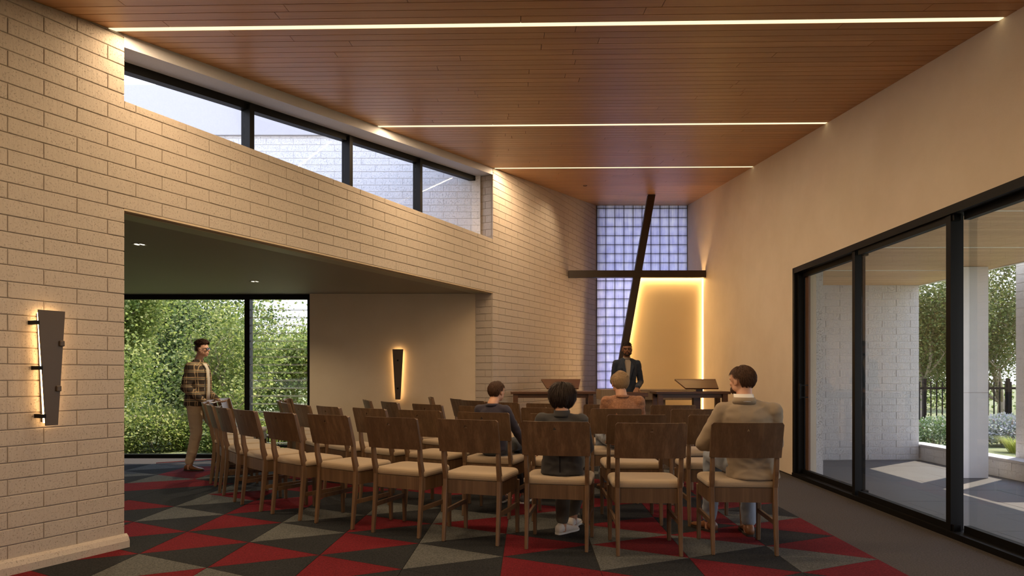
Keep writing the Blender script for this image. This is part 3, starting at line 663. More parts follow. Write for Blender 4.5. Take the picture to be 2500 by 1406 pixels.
# ------------------------------------------------------------------ chairs
def back_y(z): return -.155-(z-.44)*.26 if z > .44 else -.155-(.44-z)*.11   # rear post centre line, chair origin at mid seat
def make_chair():
    ob = {}
    t = thing('chair', 'x', 'chair')
    # backrest: curved board with a small triangular hand hole
    W = .234; zs = [.655, .70, .76, .832, .858, .878, .892]; xs = [-W, -W+.012, -.17, -.09, -.017, .017, .09, .17, W-.012, W]
    ci, cj = 4, 3                                            # the cell holding the hole
    def pt(x, z, f): return (x, back_y(z)-.018+.030*(1-(x/W)**2)*-1+.012 + (.016 if f else 0), z)
    mb = MB(); idx = {}
    def vid(i, j, f):
        k = (i, j, f)
        if k not in idx:
            x, z = xs[i], zs[j]
            if j == len(zs)-1 and i in (0, len(xs)-1): x = xs[i]*.975; z -= .008
            idx[k] = len(mb.v); mb.v.append(pt(x, z, f))
        return idx[k]
    def fc(*v): mb.f.append(v); mb.mi.append(0)
    nx, nz = len(xs), len(zs); tri = {}
    for f in (0, 1):
        for i in range(nx-1):
            for j in range(nz-1):
                q = (vid(i, j, f), vid(i+1, j, f), vid(i+1, j+1, f), vid(i, j+1, f))
                if (i, j) == (ci, cj):
                    b = len(mb.v); mb.v += [pt(-.0125, .835, f), pt(.0125, .835, f), pt(0, .8565, f)]; tri[f] = b
                    for h_ in ((q[0], q[1], b+1, b), (q[1], q[2], b+2, b+1), (q[2], q[3], b+2), (q[3], q[0], b, b+2)): fc(*(h_ if f == 0 else h_[::-1]))
                else: fc(*(q if f == 0 else q[::-1]))
    for a in range(3): fc(tri[0]+a, tri[0]+(a+1) % 3, tri[1]+(a+1) % 3, tri[1]+a)
    for i in range(nx-1): fc(vid(i, 0, 0), vid(i, 0, 1), vid(i+1, 0, 1), vid(i+1, 0, 0)); fc(vid(i, nz-1, 1), vid(i, nz-1, 0), vid(i+1, nz-1, 0), vid(i+1, nz-1, 1))
    for j in range(nz-1): fc(vid(0, j, 1), vid(0, j, 0), vid(0, j+1, 0), vid(0, j+1, 1)); fc(vid(nx-1, j, 0), vid(nx-1, j, 1), vid(nx-1, j+1, 1), vid(nx-1, j+1, 0))
    obj('backrest', mb, M['walnut'], t)
    for s_ in (-1, 1):
        rings = []
        for z, w_, d_ in ((0, .024, .028), (.2, .028, .034), (.36, .030, .045), (.45, .030, .050), (.56, .028, .042), (.68, .026, .034), (.80, .024, .028), (.886, .022, .024)):
            y = back_y(z)+(.016 if z > .6 else .0); x = s_*(.208+.004*max(0, z-.4)*10*.3)
            if z > .6: y += .004
            rings.append([Vector((x-w_/2, y-d_/2, z)), Vector((x+w_/2, y-d_/2, z)), Vector((x+w_/2, y+d_/2, z)), Vector((x-w_/2, y+d_/2, z))])
        obj('rear_leg', MB().loft(rings), M['leg'], t, bev=.004)
        rings = []
        for z, w_, y in ((0, .026, .222), (.2, .030, .218), (.41, .036, .210)):
            x = s_*.214; rings.append([Vector((x-w_/2, y-w_/2, z)), Vector((x+w_/2, y-w_/2, z)), Vector((x+w_/2, y+w_/2, z)), Vector((x-w_/2, y+w_/2, z))])
        obj('front_leg', MB().loft(rings), M['leg'], t, bev=.004)
        obj('side_stretcher', MB().bar((s_*.211, -.17, .212), (s_*.213, .21, .218), .018, .032), M['leg'], t)
    def outline(sx, y0, y1, rf, n=5, bow=.02):
        P = []
        for cx_, cy_, a0, r in ((sx-rf, y1-rf, 0, rf), (-sx+rf, y1-rf, math.pi/2, rf), (-sx+.02, y0+.02, math.pi, .02), (sx-.02, y0+.02, 1.5*math.pi, .02)):
            for i in range(n+1): a = a0+i/n*math.pi/2; P.append((cx_+r*math.cos(a), cy_+r*math.sin(a)))
        out = []
        for x, y in P: out.append((x, y+bow*(1-(x/sx)**2)*(1 if y > 0 else 0)))
        return out
    o_ = outline(.229, -.165, .222, .06)
    obj('seat_frame', MB().loft([[Vector((x, y, z)) for x, y in o_] for z in (.346, .443)]), M['walnut'], t)
    rings = []
    for z, k_ in ((.442, -.010), (.446, .000), (.456, .005), (.478, .005), (.489, -.001), (.496, -.013), (.500, -.04), (.502, -.12)):
        rings.append([Vector((x, y, z)) for x, y in outline(.232+k_, -.158-k_, .228+k_, max(.03, .065+k_))])
    obj('seat_cushion', MB().loft(rings), M['cushion'], t, smooth=True)
    return t
proto = make_chair()
FOC = (1.1, 9.25)
R4 = [(-3.72, 8.60), (-3.62, 8.02), (-3.40, 7.42), (-3.09, 6.878), (-2.75, 6.373), (-2.356, 5.927), (-1.911, 5.545), (-1.416, 5.218), (-.873, 4.925), (-.298, 4.687), (.304, 4.50), (.914, 4.358), (1.557, 4.384)]
R3 = [(-2.86, 8.55), (-2.74, 7.95), (-2.50, 7.42), (-2.17, 6.96), (-1.78, 6.56), (-1.30, 6.20), (-.79, 5.87), (-.22, 5.55), (.38, 5.36), (.985, 5.24), (1.62, 5.21)]
R2 = [(-1.74, 8.15), (-1.36, 7.60), (-.86, 7.02), (-.30, 6.58), (.33, 6.28), (.965, 6.13), (1.69, 6.06)]
R1 = [(-1.05, 9.05), (-.66, 8.50), (-.42, 7.98), (-.08, 7.50), (.40, 7.20), (.99, 6.98), (1.67, 6.84)]
ANG = {(.914, 4.358): 2, (1.557, 4.384): 4, (.304, 4.50): 11, (-.298, 4.687): 19, (-.873, 4.925): 25.5, (-1.416, 5.218): 33}
ORD = ['first', 'second', 'third', 'fourth', 'fifth', 'sixth', 'seventh', 'eighth', 'ninth', 'tenth', 'eleventh', 'twelfth', 'thirteenth']
ROWN = {1: 'the front row by the lecterns', 2: 'the second row', 3: 'the third row', 4: 'the back row nearest the camera'}
SPECIAL = {(1.557, 4.384): 'walnut chair under the man in the beige blazer, right end of the back row',
           (.914, 4.358): 'empty walnut chair between the beige-blazer man and the dark-haired sitter, back row',
           (.304, 4.50): 'walnut chair under the dark-haired sitter in the charcoal jacket',
           (-.22, 5.55): 'walnut chair under the boy in the navy sweater',
           (.965, 6.13): 'walnut chair under the fair-haired man in the brown sweater',
           (-3.72, 8.60): 'chair at the window end of the back row, its inner side lit white by daylight'}
CH = {}
used = False
for rn, row in ((4, R4), (3, R3), (2, R2), (1, R1)):
    for i, (x, y) in enumerate(row):
        if (x, y) in ANG: a = ANG[(x, y)]
        elif x > .9: a = 1
        else: a = math.degrees(math.atan2(FOC[0]-x, FOC[1]-y)); a = min(a, 84)
        o = copy_tree(proto) if used else proto; used = True
        r_ = math.radians(-a); f = Vector((-math.sin(r_), math.cos(r_)))
        o.location = (x+f.x*.20, y+f.y*.20, .008); o.rotation_euler = (0, 0, r_)
        if (rn, i) in ((1, 0),): a = 80
        o['label'] = SPECIAL.get((x, y), 'empty walnut chair, %s from the left in %s' % (ORD[i], ROWN[rn])); o['group'] = 'chairs in curved rows'
        CH[(x, y)] = o
# ------------------------------------------------------------------ lecterns, altar
for x0, x1, lab, dx in ((-.02, 1.19, 'long narrow dark table with a reading desk on it beside the block wall', (.43, 1.01)), (2.04, 3.10, 'long narrow dark table with a reading desk on it beside the cream wall', (2.40, 3.0))):
    t = thing('table', lab, 'table', ((x0+x1)/2, 9.5, 0), 0, 'tables in front of the altar'); hw = (x1-x0)/2
    obj('table_top', MB().box(-hw, -.22, .935, hw, .22, .972), M['desk'], t, bev=.003)
    for sx_ in (-hw+.07, hw-.07):
        for sy_ in (-.17, .17): obj('leg', MB().box(sx_-.035, sy_-.03, 0, sx_+.035, sy_+.03, .936), M['desk'], t)
    if x0 > 1:
        obj('leg', MB().box(.1-.05, -.05, 0, .1+.05, .05, .936), M['desk'], t)
    obj('apron', MB().box(-hw+.07, -.16, .88, hw-.07, -.14, .936).box(-hw+.07, .14, .88, hw-.07, .16, .936), M['desk'], t)
    d = thing('reading_desk', lab.replace('long narrow dark table with a reading desk on it', 'tilted wooden reading desk on the table'), 'reading desk', ((dx[0]+dx[1])/2, 9.5, .972), 0, 'reading desks')
    w_ = (dx[1]-dx[0])/2
    obj('slope', MB().prism([(-w_*.78, -.19, .03), (w_*.78, -.19, .03), (w_, .16, .150), (-w_, .16, .150)][::-1], (0, -.006, .018)), M['desk'], d, bev=.002)
    obj('ledge', MB().prism([(-w_, .155, .148), (w_, .155, .148), (w_, .175, .150), (-w_, .175, .150)], (0, 0, .024)), M['walnut_x'], d)
    obj('prop', MB().box(-.05, -.06, 0, .05, .06, .075), M['desk'], d)
al = thing('altar', 'grey-brown veneered altar with a narrower base in front of the cream panel', 'altar', (2.14, 10.9, 0))
obj('altar_top', MB().box(-.70, -.30, .80, .83, .30, .968), M['altar'], al, bev=.003)
obj('altar_base', MB().box(-.34, -.22, 0, .36, .22, .80), M['altar'], al)
le = thing('lectern', 'reddish brown lectern in front of the standing speaker', 'lectern', (1.70, 9.32, 0))
obj('lectern_top', MB().box(-.21, -.14, .90, .21, .16, .962), M['desk'], le, bev=.003)
obj('lectern_body', MB().box(-.17, -.11, 0, .17, .12, .90), M['desk'], le)
obj('lectern_foot', MB().box(-.20, -.13, 0, .20, .14, .04), M['desk'], le)
# ------------------------------------------------------------------ wall sconces
def sconce(lab, loc, rz, clips):
    t = thing('wall_sconce', lab, 'wall light', loc, rz, 'tapered wall lights')
    # local: x along the wall, -y towards the room
    obj('shade', MB().prism([(-.036, -.085, -.36), (.036, -.085, -.36), (.078, -.085, .36), (-.078, -.085, .36)], (0, .008, 0)), M['bronze'], t)
    obj('back_plate', MB().prism([(-.022, -.022, -.34), (.022, -.022, -.34), (.050, -.022, .34), (-.050, -.022, .34)], (0, .022, 0)), M['bronze'], t)
    obj('led_strip', MB().prism([(-.022, -.034, -.345), (.022, -.034, -.345), (.056, -.034, .345), (-.056, -.034, .345)], (0, .006, 0)), M['led_sconce'], t)
    for x, z in clips: obj('bracket', MB().box(x-.012, -.09, z-.012, x+.012, 0, z+.012), M['black'], t)
    if len(clips) > 2:
        for x, z in ((.055, .155), (.036, -.13)): obj('clip', MB().box(x-.014, -.098, z-.018, x+.016, -.085, z+.018), M['bronze'], t, bev=.004)
p = wpt(-.512, 0, 1.258); sconce('tapered bronze wall light glowing on the near cream block wall', (p.x, p.y, p.z), LA, ((-.084, .28), (-.066, .0), (-.048, -.30)))
sconce('tapered bronze wall light glowing on the beige side room wall', (-1.63, 9.44, 1.215), 0, ((0, .2), (0, -.2)))
# ------------------------------------------------------------------ downlights of the side room
for x, y, lab in ((-3.32, 5.84, 'round recessed downlight nearer the camera in the dark side ceiling'), (-3.21, 8.18, 'round recessed downlight nearer the window in the dark side ceiling')):
    t = thing('downlight', lab, 'downlight', (x, y, HEAD-.004), 0, 'recessed downlights')
    mb = MB(); n = 20
    ri = [[Vector((r*math.cos(2*math.pi*j/n), r*math.sin(2*math.pi*j/n), z)) for j in range(n)] for r, z in ((.062, -.004), (.058, -.006), (.046, -.004), (.044, 0), (.062, 0))]
    V = [v for q in ri for v in q]; mb.add(V, [(i*n+j, i*n+(j+1) % n, ((i+1) % 5)*n+(j+1) % n, ((i+1) % 5)*n+j) for i in range(5) for j in range(n)]); obj('trim_ring', mb, M['soffit'], t)
    for s_ in (-1, 1): obj('lamp', MB().ball((s_*.024, 0, .0), (.017, .034, .004)), M['lamp'], t, smooth=True)
    o = light('downlight_spot', 'SPOT', (x, y, HEAD-.03), 75, (1, .82, .55), spot_size=2.3, spot_blend=.8, shadow_soft_size=.04)
# wall washer lamps in front of the cross (small recessed spots in the timber ceiling)
for x, y, lab, tx in ((1.20, 10.75, 'tiny recessed ceiling spot beside the block wall', 1),):
    t = thing('ceiling_spot', lab, 'ceiling spot', (x, y, ceil_z(y)-.001)); n = 16
    mb = MB(); ri = [[Vector((r*math.cos(2*math.pi*j/n), r*math.sin(2*math.pi*j/n), z)) for j in range(n)] for r, z in ((.034, -.004), (.022, -.006), (.021, .0), (.034, .0))]
    mb.add([v for q in ri for v in q], [(i*n+j, i*n+(j+1) % n, ((i+1) % 4)*n+(j+1) % n, ((i+1) % 4)*n+j) for i in range(4) for j in range(n)]); obj('trim_ring', mb, M['bronze'], t)
    o = light('spot_lamp', 'SPOT', (x, y, ceil_z(y)-.02), 32, (1, .74, .45), spot_size=1.7, spot_blend=1.0, shadow_soft_size=.03)
    o.rotation_euler = Vector((-.55*tx, .1, -1)).to_track_quat('-Z', 'Y').to_euler()
cb = MB(); pts = [((381-1250)/1600*8.9, 8.9, .012), ((445-1250)/1600*9.08, 9.08, .012), ((505-1250)/1600*9.25, 9.25, .012), ((545-1250)/1600*9.27, 9.27, .012)]
cab = obj('floor_cable', MB().tube(pts, .006, 6), plain('red_cable', (.35, .02, .03, 1), .6)); cab['label'] = 'thin red cable lying on the grey floor by the window'; cab['category'] = 'cable'
# ------------------------------------------------------------------ people
def remeshed(mb, name, mat, parent, voxel=.009, smooth=6, disp=None, kind=None):
    me = mb.mesh('tmp', mat); o = bpy.data.objects.new('tmp', me); C.objects.link(o)
    r = o.modifiers.new('r', 'REMESH'); r.mode = 'VOXEL'; r.voxel_size = voxel; r.use_smooth_shade = True
    if smooth: q = o.modifiers.new('s', 'SMOOTH'); q.factor = .5; q.iterations = smooth
    dg = bpy.context.evaluated_depsgraph_get(); ev = o.evaluated_get(dg); nm = bpy.data.meshes.new_from_object(ev); nm.name = name
    bpy.data.objects.remove(o)
    nm.materials.clear(); nm.materials.append(mat)
    if disp:
        n = len(nm.vertices); co = np.empty(n*3); nm.vertices.foreach_get('co', co); no = np.empty(n*3); nm.vertices.foreach_get('normal', no)
        co = co.reshape(-1, 3); no = no.reshape(-1, 3); d = np.array([disp(Vector(c)) for c in co]); co += no*d[:, None]; nm.vertices.foreach_set('co', co.ravel()); nm.update()
    nm.polygons.foreach_set('use_smooth', [True]*len(nm.polygons))
    return obj(name, nm, mat, parent)
def folds(amp, sc_=(9, 9, 22), seed=0):
    def f(p):
        a = noise.noise(Vector((p.x*sc_[0]+seed, p.y*sc_[1], p.z*sc_[2]))); b = noise.noise(Vector((p.x*24+seed, p.y*24, p.z*30)))
        return amp*((1-abs(a)*2.2)*.8+b*.3)-amp*.3
    return f
def cloth(name, col, var=.12, weave=500, rough=.9, melange=0):
    m, nt = new_mat(name); co = coords(nt, 'obj'); f = noise_t(nt, co, weave, 2); f2 = noise_t(nt, co, 6, 3); f3 = noise_t(nt, co, 70, 3, .7)
    a = tuple(v*(1-var) for v in col[:3])+(1,); b = tuple(min(1, v*(1+var)) for v in col[:3])+(1,)
    c = mixc(nt, a, b, f if not melange else ramp(nt, f3, [(.35, g(0)), (.65, g(1))])); return finish(m, nt, c, rough, f2, .2, .01, spec=.2, sheen=.1)
def skin_m(name, c): 
    m, nt = new_mat(name); f = noise_t(nt, coords(nt, 'obj'), 25, 3)
    return finish(m, nt, mixc(nt, tuple(v*.85 for v in c[:3])+(1,), c, f), .5, spec=.35)
def Rz(a): return Matrix.Rotation(math.radians(a), 3, 'Z')
def hair_strands(cen, R, rad, mask, n, ln, mat, parent, seed, flow=(0, -.3, -1), lift=.25, wdt=.0045, jitter=.35, off=.98):
    r = random.Random(seed); mb = MB(); rad = tuple(v*.84 for v in rad); lift *= .45
    for _ in range(n):
        u = r.uniform(-1, 1); ph = r.uniform(0, 2*math.pi); q = Vector((math.sqrt(1-u*u)*math.cos(ph), math.sqrt(1-u*u)*math.sin(ph), u))
        if not mask(q): continue
        nrm = Vector((q.x/rad[0], q.y/rad[1], q.z/rad[2])).normalized(); p = Vector((q.x*rad[0], q.y*rad[1], q.z*rad[2]))*off
        fl = Vector(flow(q)) if callable(flow) else Vector(flow)
        t = (fl-nrm*fl.dot(nrm)); t = (t.normalized() if t.length > 1e-3 else Vector((0, -1, 0)))+Vector((r.uniform(-1, 1), r.uniform(-1, 1), r.uniform(-1, 1)))*jitter
        t = (t-nrm*t.dot(nrm)).normalized(); L = ln*r.uniform(.55, 1.15); sd = t.cross(nrm).normalized()*wdt*r.uniform(.6, 1.3)
        pts = []
        for i in range(5):
            s_ = i/4; arc = nrm*(lift*L*math.sin(s_*2.2)-L*L*s_*s_*2.2); pts.append(p+t*L*s_+arc+nrm*.002)
        V = []
        for i, pp in enumerate(pts):
            k_ = (1-.85*(i/4)**2); V += [pp-sd*k_, pp+nrm*.0025*k_, pp+sd*k_]
        V = [cen+R @ v for v in V]
        F = []
        for i in range(4):
            b = i*3; F += [(b, b+3, b+4, b+1), (b+1, b+4, b+5, b+2)]
        mb.add(V, F)
    return obj('hair_strands', mb, mat, parent, smooth=True, kind='stuff')
def hand(mb, wrist, d, palmn, side, k=1.0, curl=.5):
    """wrist, direction of the hand, palm normal (facing inside), side +1/-1 where the thumb leaves"""
    d = Vector(d).normalized(); pn = Vector(palmn).normalized(); pn = (pn-d*pn.dot(d)).normalized(); lat = d.cross(pn).normalized()*side; w_ = Vector(wrist)
    for j in (-1, 0, 1): mb.cap(w_+d*.012*k+lat*j*.014*k, .016*k, w_+d*.078*k+lat*j*.026*k, .0125*k, 10)
    for j, (o_, L) in enumerate(((.032, .066), (.011, .076), (-.011, .071), (-.031, .056))):
        p = w_+d*.082*k+lat*o_*k; dd = (d+lat*o_*2).normalized(); a = 0; r0 = .0088*k
        for q, fr in enumerate((.45, .32, .25)):
            a += curl*(.55, .75, .5)[q]; dv = dd*math.cos(a)+pn*math.sin(a); e_ = p+dv*L*fr*k; mb.cap(p, r0, e_, r0*.9, 8); p = e_; r0 *= .9
    p = w_+d*.022*k+lat*.022*k; dv = (d*.65+lat*.75+pn*.25).normalized()
    for L, r0 in ((.040, .0125), (.030, .0105), (.022, .009)):
        e_ = p+dv*L*k; mb.cap(p, r0*k, e_, r0*.9*k, 8); p = e_; dv = (dv+d*.35+pn*.15).normalized()
def head(mb, c, R, k=1.0, beard=False):
    k *= .92; c = Vector(c); P = lambda x, y, z: c+R @ (Vector((x, y, z))*k)
    mb.ball(P(0, -.012, .022), (.077*k, .096*k, .088*k), R, 20, 14)
    mb.ball(P(0, .020, -.035), (.060*k, .066*k, .078*k), R, 18, 12)
    mb.ball(P(0, .052, -.088), (.030*k, .026*k, .022*k), R)
    for s_ in (-1, 1):
        mb.ball(P(s_*.052, .005, -.058), (.014*k, .045*k, .026*k), R)
        mb.ball(P(s_*.030, .068, .019), (.024*k, .015*k, .010*k), R)       # brow
        mb.ball(P(s_*.038, .058, -.022), (.020*k, .016*k, .016*k), R)      # cheek
        mb.ball(P(s_*.079, -.008, -.008), (.009*k, .020*k, .033*k), R @ Matrix.Rotation(.25*s_, 3, 'Z'))
        mb.ball(P(s_*.080, -.004, -.030), (.008*k, .011*k, .014*k), R)
    mb.cap(P(0, .078, .016), .0085*k, P(0, .096, -.020), .0125*k, 10); mb.ball(P(0, .088, -.028), (.019*k, .013*k, .010*k), R)
    mb.ball(P(0, .078, -.058), (.025*k, .012*k, .0065*k), R); mb.ball(P(0, .077, -.068), (.022*k, .012*k, .007*k), R)
def face_parts(c, R, k, root, skin_eye, lips):
    lips = skin_eye or lips
    k *= .92; c = Vector(c); P = lambda x, y, z: c+R @ (Vector((x, y, z))*k)
    for s_ in (-1, 1):
        e_ = obj('eye', MB().ball(P(s_*.031, .069, .002), (.0110*k, .0075*k, .0050*k), R), M['eye'], root, smooth=True)
        obj('iris', MB().ball(P(s_*.031+.001, .0765, .002), (.0048*k, .0025*k, .0048*k), R), M['iris'], e_, smooth=True)
    obj('lips', MB().ball(P(0, .0835, -.060), (.021*k, .0065*k, .0035*k), R).ball(P(0, .083, -.067), (.018*k, .0065*k, .0045*k), R), lips, root, smooth=True)
M['eye'] = plain('eye_white', (.42, .38, .34, 1), .4); M['iris'] = plain('iris_brown', (.03, .015, .008, 1), .2)
M['lips'] = plain('lips', (.38, .14, .10, 1), .5); M['lips_dark'] = plain('dark_lips', (.17, .065, .045, 1), .5)
def ring(c, rx, ry, R=None, n=22, pw=2.4):
    R = R or Matrix.Identity(3); out = []
    for j in range(n):
        a = 2*math.pi*j/n; ca, sa = math.cos(a), math.sin(a)
        out.append(Vector(c)+R @ Vector((math.copysign(abs(ca)**(2/pw), ca)*rx, math.copysign(abs(sa)**(2/pw), sa)*ry, 0)))
    return out
def shoe(parent, ankle, yaw, k, mat, sole, name='shoe'):
    """ankle = point on the floor below the heel-ankle; yaw deg, toes along local +y"""
    R = Rz(yaw); A = Vector(ankle)
    def T(pts): return [A+R @ (Vector(p)*k) for p in pts]
    rings = []
    for y, w_, h_, b in ((-.070, .022, .055, .012), (-.062, .033, .075, .012), (-.03, .037, .092, .012), (.02, .038, .088, .012), (.06, .040, .066, .012), (.105, .046, .050, .012), (.150, .046, .042, .012), (.180, .036, .034, .012), (.196, .016, .026, .013)):
        P = []
        for j in range(12):
            a = 2*math.pi*j/12; ca, sa = math.cos(a), math.sin(a); zc_ = (h_+b)/2
            P.append((ca*w_*(1 if sa < 0 else .9), y, zc_+(h_-b)/2*math.copysign(abs(sa)**.7, sa)))
        rings.append(T(P))
    s = obj(name, MB().loft(rings), mat, parent, smooth=True)
    rings = []
    for z, e_ in ((0, 0), (.016, .002)):
        P = [(-.030, -.060), (-.020, -.074), (.020, -.074), (.030, -.060), (.040, .0), (.041, .06), (.049, .11), (.048, .15), (.036, .185), (.012, .203), (-.012, .203), (-.036, .185), (-.048, .15), (-.049, .11), (-.041, .06), (-.040, .0)]
        rings.append(T([(x*(1+e_*10), y, z) for x, y in P]))
    obj('sole', MB().loft(rings), sole, s)
    for i in range(4): y = .03+.022*i; z = .086-.009*i; obj('lace', MB().tube(T([(-.016, y, z-.002), (0, y, z+.004), (.016, y, z-.002)]), .0022*k, 5), sole, s)
    return s
def person(name, lab, loc, rz, J, k=1.0, build=1.0, skin=None, top=None, trousers=None, topname='jacket', hair=None, collar=None, under=None, shoes=None,
           headR=None, long_top=.0, hands=(1, 1), face=False, voxel=.0085, foldamp=.006, cuff=True, palm=((0, 0, -1), (0, 0, -1)), curl=.5, hdir=(None, None)):
    """J: joints in local metres (already scaled)"""
    root = thing('person', lab, 'person', loc, rz); hR = headR or Matrix.Identity(3); V = Vector; b = build
    hd = V(J['head']); nk = V(J['neck']); ch = V(J['chest']); pv = V(J['pelvis']); tw = J.get('twist', Matrix.Identity(3))
    sh = [V(J['shL']), V(J['shR'])]; el = [V(J['elL']), V(J['elR'])]; wr = [V(J['wrL']), V(J['wrR'])]
    hp = [V(J['hpL']), V(J['hpR'])]; kn = [V(J['knL']), V(J['knR'])]; an = [V(J['anL']), V(J['anR'])]
    mb = MB(); head(mb, hd, hR, k)
    mb.cap(hd+hR @ V((0, -.022, -.055))*k, .051*k, nk, .054*k)
    up = (nk-pv)
    mb.loft([ring(pv+up*t, rx*b*k, ry*b*k, tw) for t, rx, ry in ((-.16, .10, .08), (-.06, .155, .11), (.06, .160, .112), (.28, .138, .098), (.55, .152, .110), (.78, .150, .100), (.90, .095, .070), (1.0, .050, .050))])
    for i in (0, 1):
        mb.cap(sh[i], .056*k*b, el[i], .042*k*b); mb.cap(el[i], .042*k*b, wr[i], .027*k)
        mb.cap(hp[i], .082*k*b, kn[i], .058*k); mb.cap(kn[i], .056*k, an[i]+V((0, 0, .06)), .036*k); mb.cap(an[i]+V((0, 0, .06)), .036*k, an[i]+V((0, 0, .03)), .036*k)
        yaw = J.get('footL' if i == 0 else 'footR', 0); mb.cap(an[i]+V((0, 0, .035)), .030*k, an[i]+Rz(yaw) @ V((0, .12*k, 0))+V((0, 0, .03)), .022*k)
        d = (wr[i]-el[i]).normalized() if hdir[i] is None else V(hdir[i]); hand(mb, wr[i], d, palm[i], (1 if i == 0 else -1), k, curl)
    body = remeshed(mb, 'body', skin, root, voxel*.72, 3)
    # trousers
    mb = MB()
    mb.loft([ring(pv+up*t, rx*b*k, ry*b*k, tw) for t, rx, ry in ((-.17, .112, .095), (-.06, .172, .126), (.06, .174, .126), (.16, .166, .118))])
    for i in (0, 1):
        mb.cap(hp[i], .096*k*b, kn[i], .074*k); mid = kn[i].lerp(an[i], .5)+V((0, -.008, 0)); mb.cap(kn[i], .074*k, mid, .064*k); mb.cap(mid, .064*k, an[i]+V((0, 0, .115)), .055*k)
    tr = remeshed(mb, 'trousers', trousers, root, voxel, 4, folds(foldamp, (10, 10, 16), 3))
    # top: torso and sleeves in one
    mb = MB(); lo = long_top
    mb.loft([ring(pv+up*t, rx*b*k, ry*b*k, tw) for t, rx, ry in ((-.10-lo, .190+lo*.06, .142+lo*.06), (.02, .180, .134), (.16, .172, .126), (.32, .160, .120), (.55, .178, .126), (.74, .188, .122), (.86, .160, .098), (.93, .105, .078), (.965, .072, .070))])
    for i in (0, 1):
        mb.cap(nk+(sh[i]-nk)*.16+V((0, 0, -.026*k)), .050*k, sh[i]+V((0, 0, -.004)), .060*k*b); mb.cap(sh[i], .068*k*b, el[i], .054*k*b); mb.cap(el[i], .054*k*b, wr[i]-(wr[i]-el[i]).normalized()*.012, .041*k)
    tp = remeshed(mb, topname, top, root, voxel, 9, folds(foldamp, (11, 11, 20), 9))
    # collar ring hugging the neck
    if collar:
        cm, hgt, rad_ = collar; rings = []
        dn = (hd-nk).normalized(); q = dn.to_track_quat('Z', 'Y').to_matrix() @ Matrix.Identity(3)
        for t, r_ in ((-.014, rad_-.006), (0, rad_-.004), (hgt, rad_-.006), (hgt+.003, rad_-.001), (.0, rad_+.003), (-.014, rad_+.004)):
            rings.append([nk+dn*t+V((math.cos(2*math.pi*j/24)*r_*k, math.sin(2*math.pi*j/24)*r_*k*1.05, -(.016 if math.sin(2*math.pi*j/24) > .5 else 0))) for j in range(24)])
        mb = MB(); n = 24; VV = [v for r_ in rings for v in r_]; mb.add(VV, [(i*n+j, i*n+(j+1) % n, ((i+1) % 6)*n+(j+1) % n, ((i+1) % 6)*n+j) for i in range(6) for j in range(n)])
        obj('collar', mb, cm, root, smooth=True)
    if shoes:
        for i in (0, 1): shoe(root, (an[i].x, an[i].y, an[i].z), J.get('footL' if i == 0 else 'footR', 0), k*1.02, shoes[0], shoes[1])
    if face: face_parts(hd, hR, k, root, M.get('lips_dark') if skin is SK2 else None, M['lips'])
    return root, body, tp
def hair_cap(root, c, R, k, mat, rad=(.083, .100, .094), cut=None, seed=1, vox=.006):
    """scalp shell following the skull; cut(q) gives True where hair grows (unit sphere coordinates)"""
    k *= .92; mb = MB(); nu, nv = 36, 22; V = []; idx = {}; c = Vector(c)
    for i in range(nv+1):
        for j in range(nu):
            t = math.pi*i/nv; p = 2*math.pi*j/nu; q = Vector((math.sin(t)*math.cos(p), math.sin(t)*math.sin(p), math.cos(t))); ok = cut(q)
            f = (1+.05*noise.noise(q*4+Vector((seed, 0, 0)))) if ok else .86
            V.append(c+R @ (Vector((q.x*rad[0]*f, q.y*rad[1]*f-.014, q.z*rad[2]*f+.018))*k))
    F = [(i*nu+j, (i+1)*nu+j, (i+1)*nu+(j+1) % nu, i*nu+(j+1) % nu) for i in range(nv) for j in range(nu)]
    mb.add(V, F); return obj('hair', mb, mat, root, smooth=True)
def hairm(name, a, b):
    m, nt = new_mat(name); f = noise_t(nt, coords(nt, 'obj', (60, 60, 12)), 3, 3); return finish(m, nt, mixc(nt, a, b, f), .62, f, .6, .004, spec=.22)
M['hair_dark'] = hairm('near_black_hair', (.010, .006, .005, 1), (.035, .020, .014, 1)); M['hair_brown'] = hairm('brown_hair', (.030, .014, .008, 1), (.10, .050, .028, 1))
M['hair_mid'] = hairm('warm_brown_hair', (.028, .012, .007, 1), (.085, .040, .020, 1)); M['hair_fair'] = hairm('fair_hair', (.17, .10, .05, 1), (.42, .29, .16, 1))
SK1 = skin_m('skin_fair', (.62, .34, .22, 1)); SK2 = skin_m('skin_brown', (.26, .12, .065, 1))
M['white_sole'] = plain('white_rubber', (.75, .73, .70, 1), .5); M['tan_leather'] = plain('tan_leather', (.20, .085, .035, 1), .35, nscale=20); M['dark_sole'] = plain('dark_sole', (.03, .02, .015, 1), .6)
M['white_canvas'] = plain('white_canvas', (.74, .70, .66, 1), .7, nscale=30); M['trainer'] = plain('grey_trainer', (.10, .09, .09, 1), .7)
def nape(zc_=-.55, front=.35):       # short male cut: everything above nape line, not the face
    return lambda q: q.z > (zc_ if q.y < -.15 else (-.25 if q.y < .25 else front)) and not (abs(q.x) > .70 and q.z < .10 and q.y > -.30)
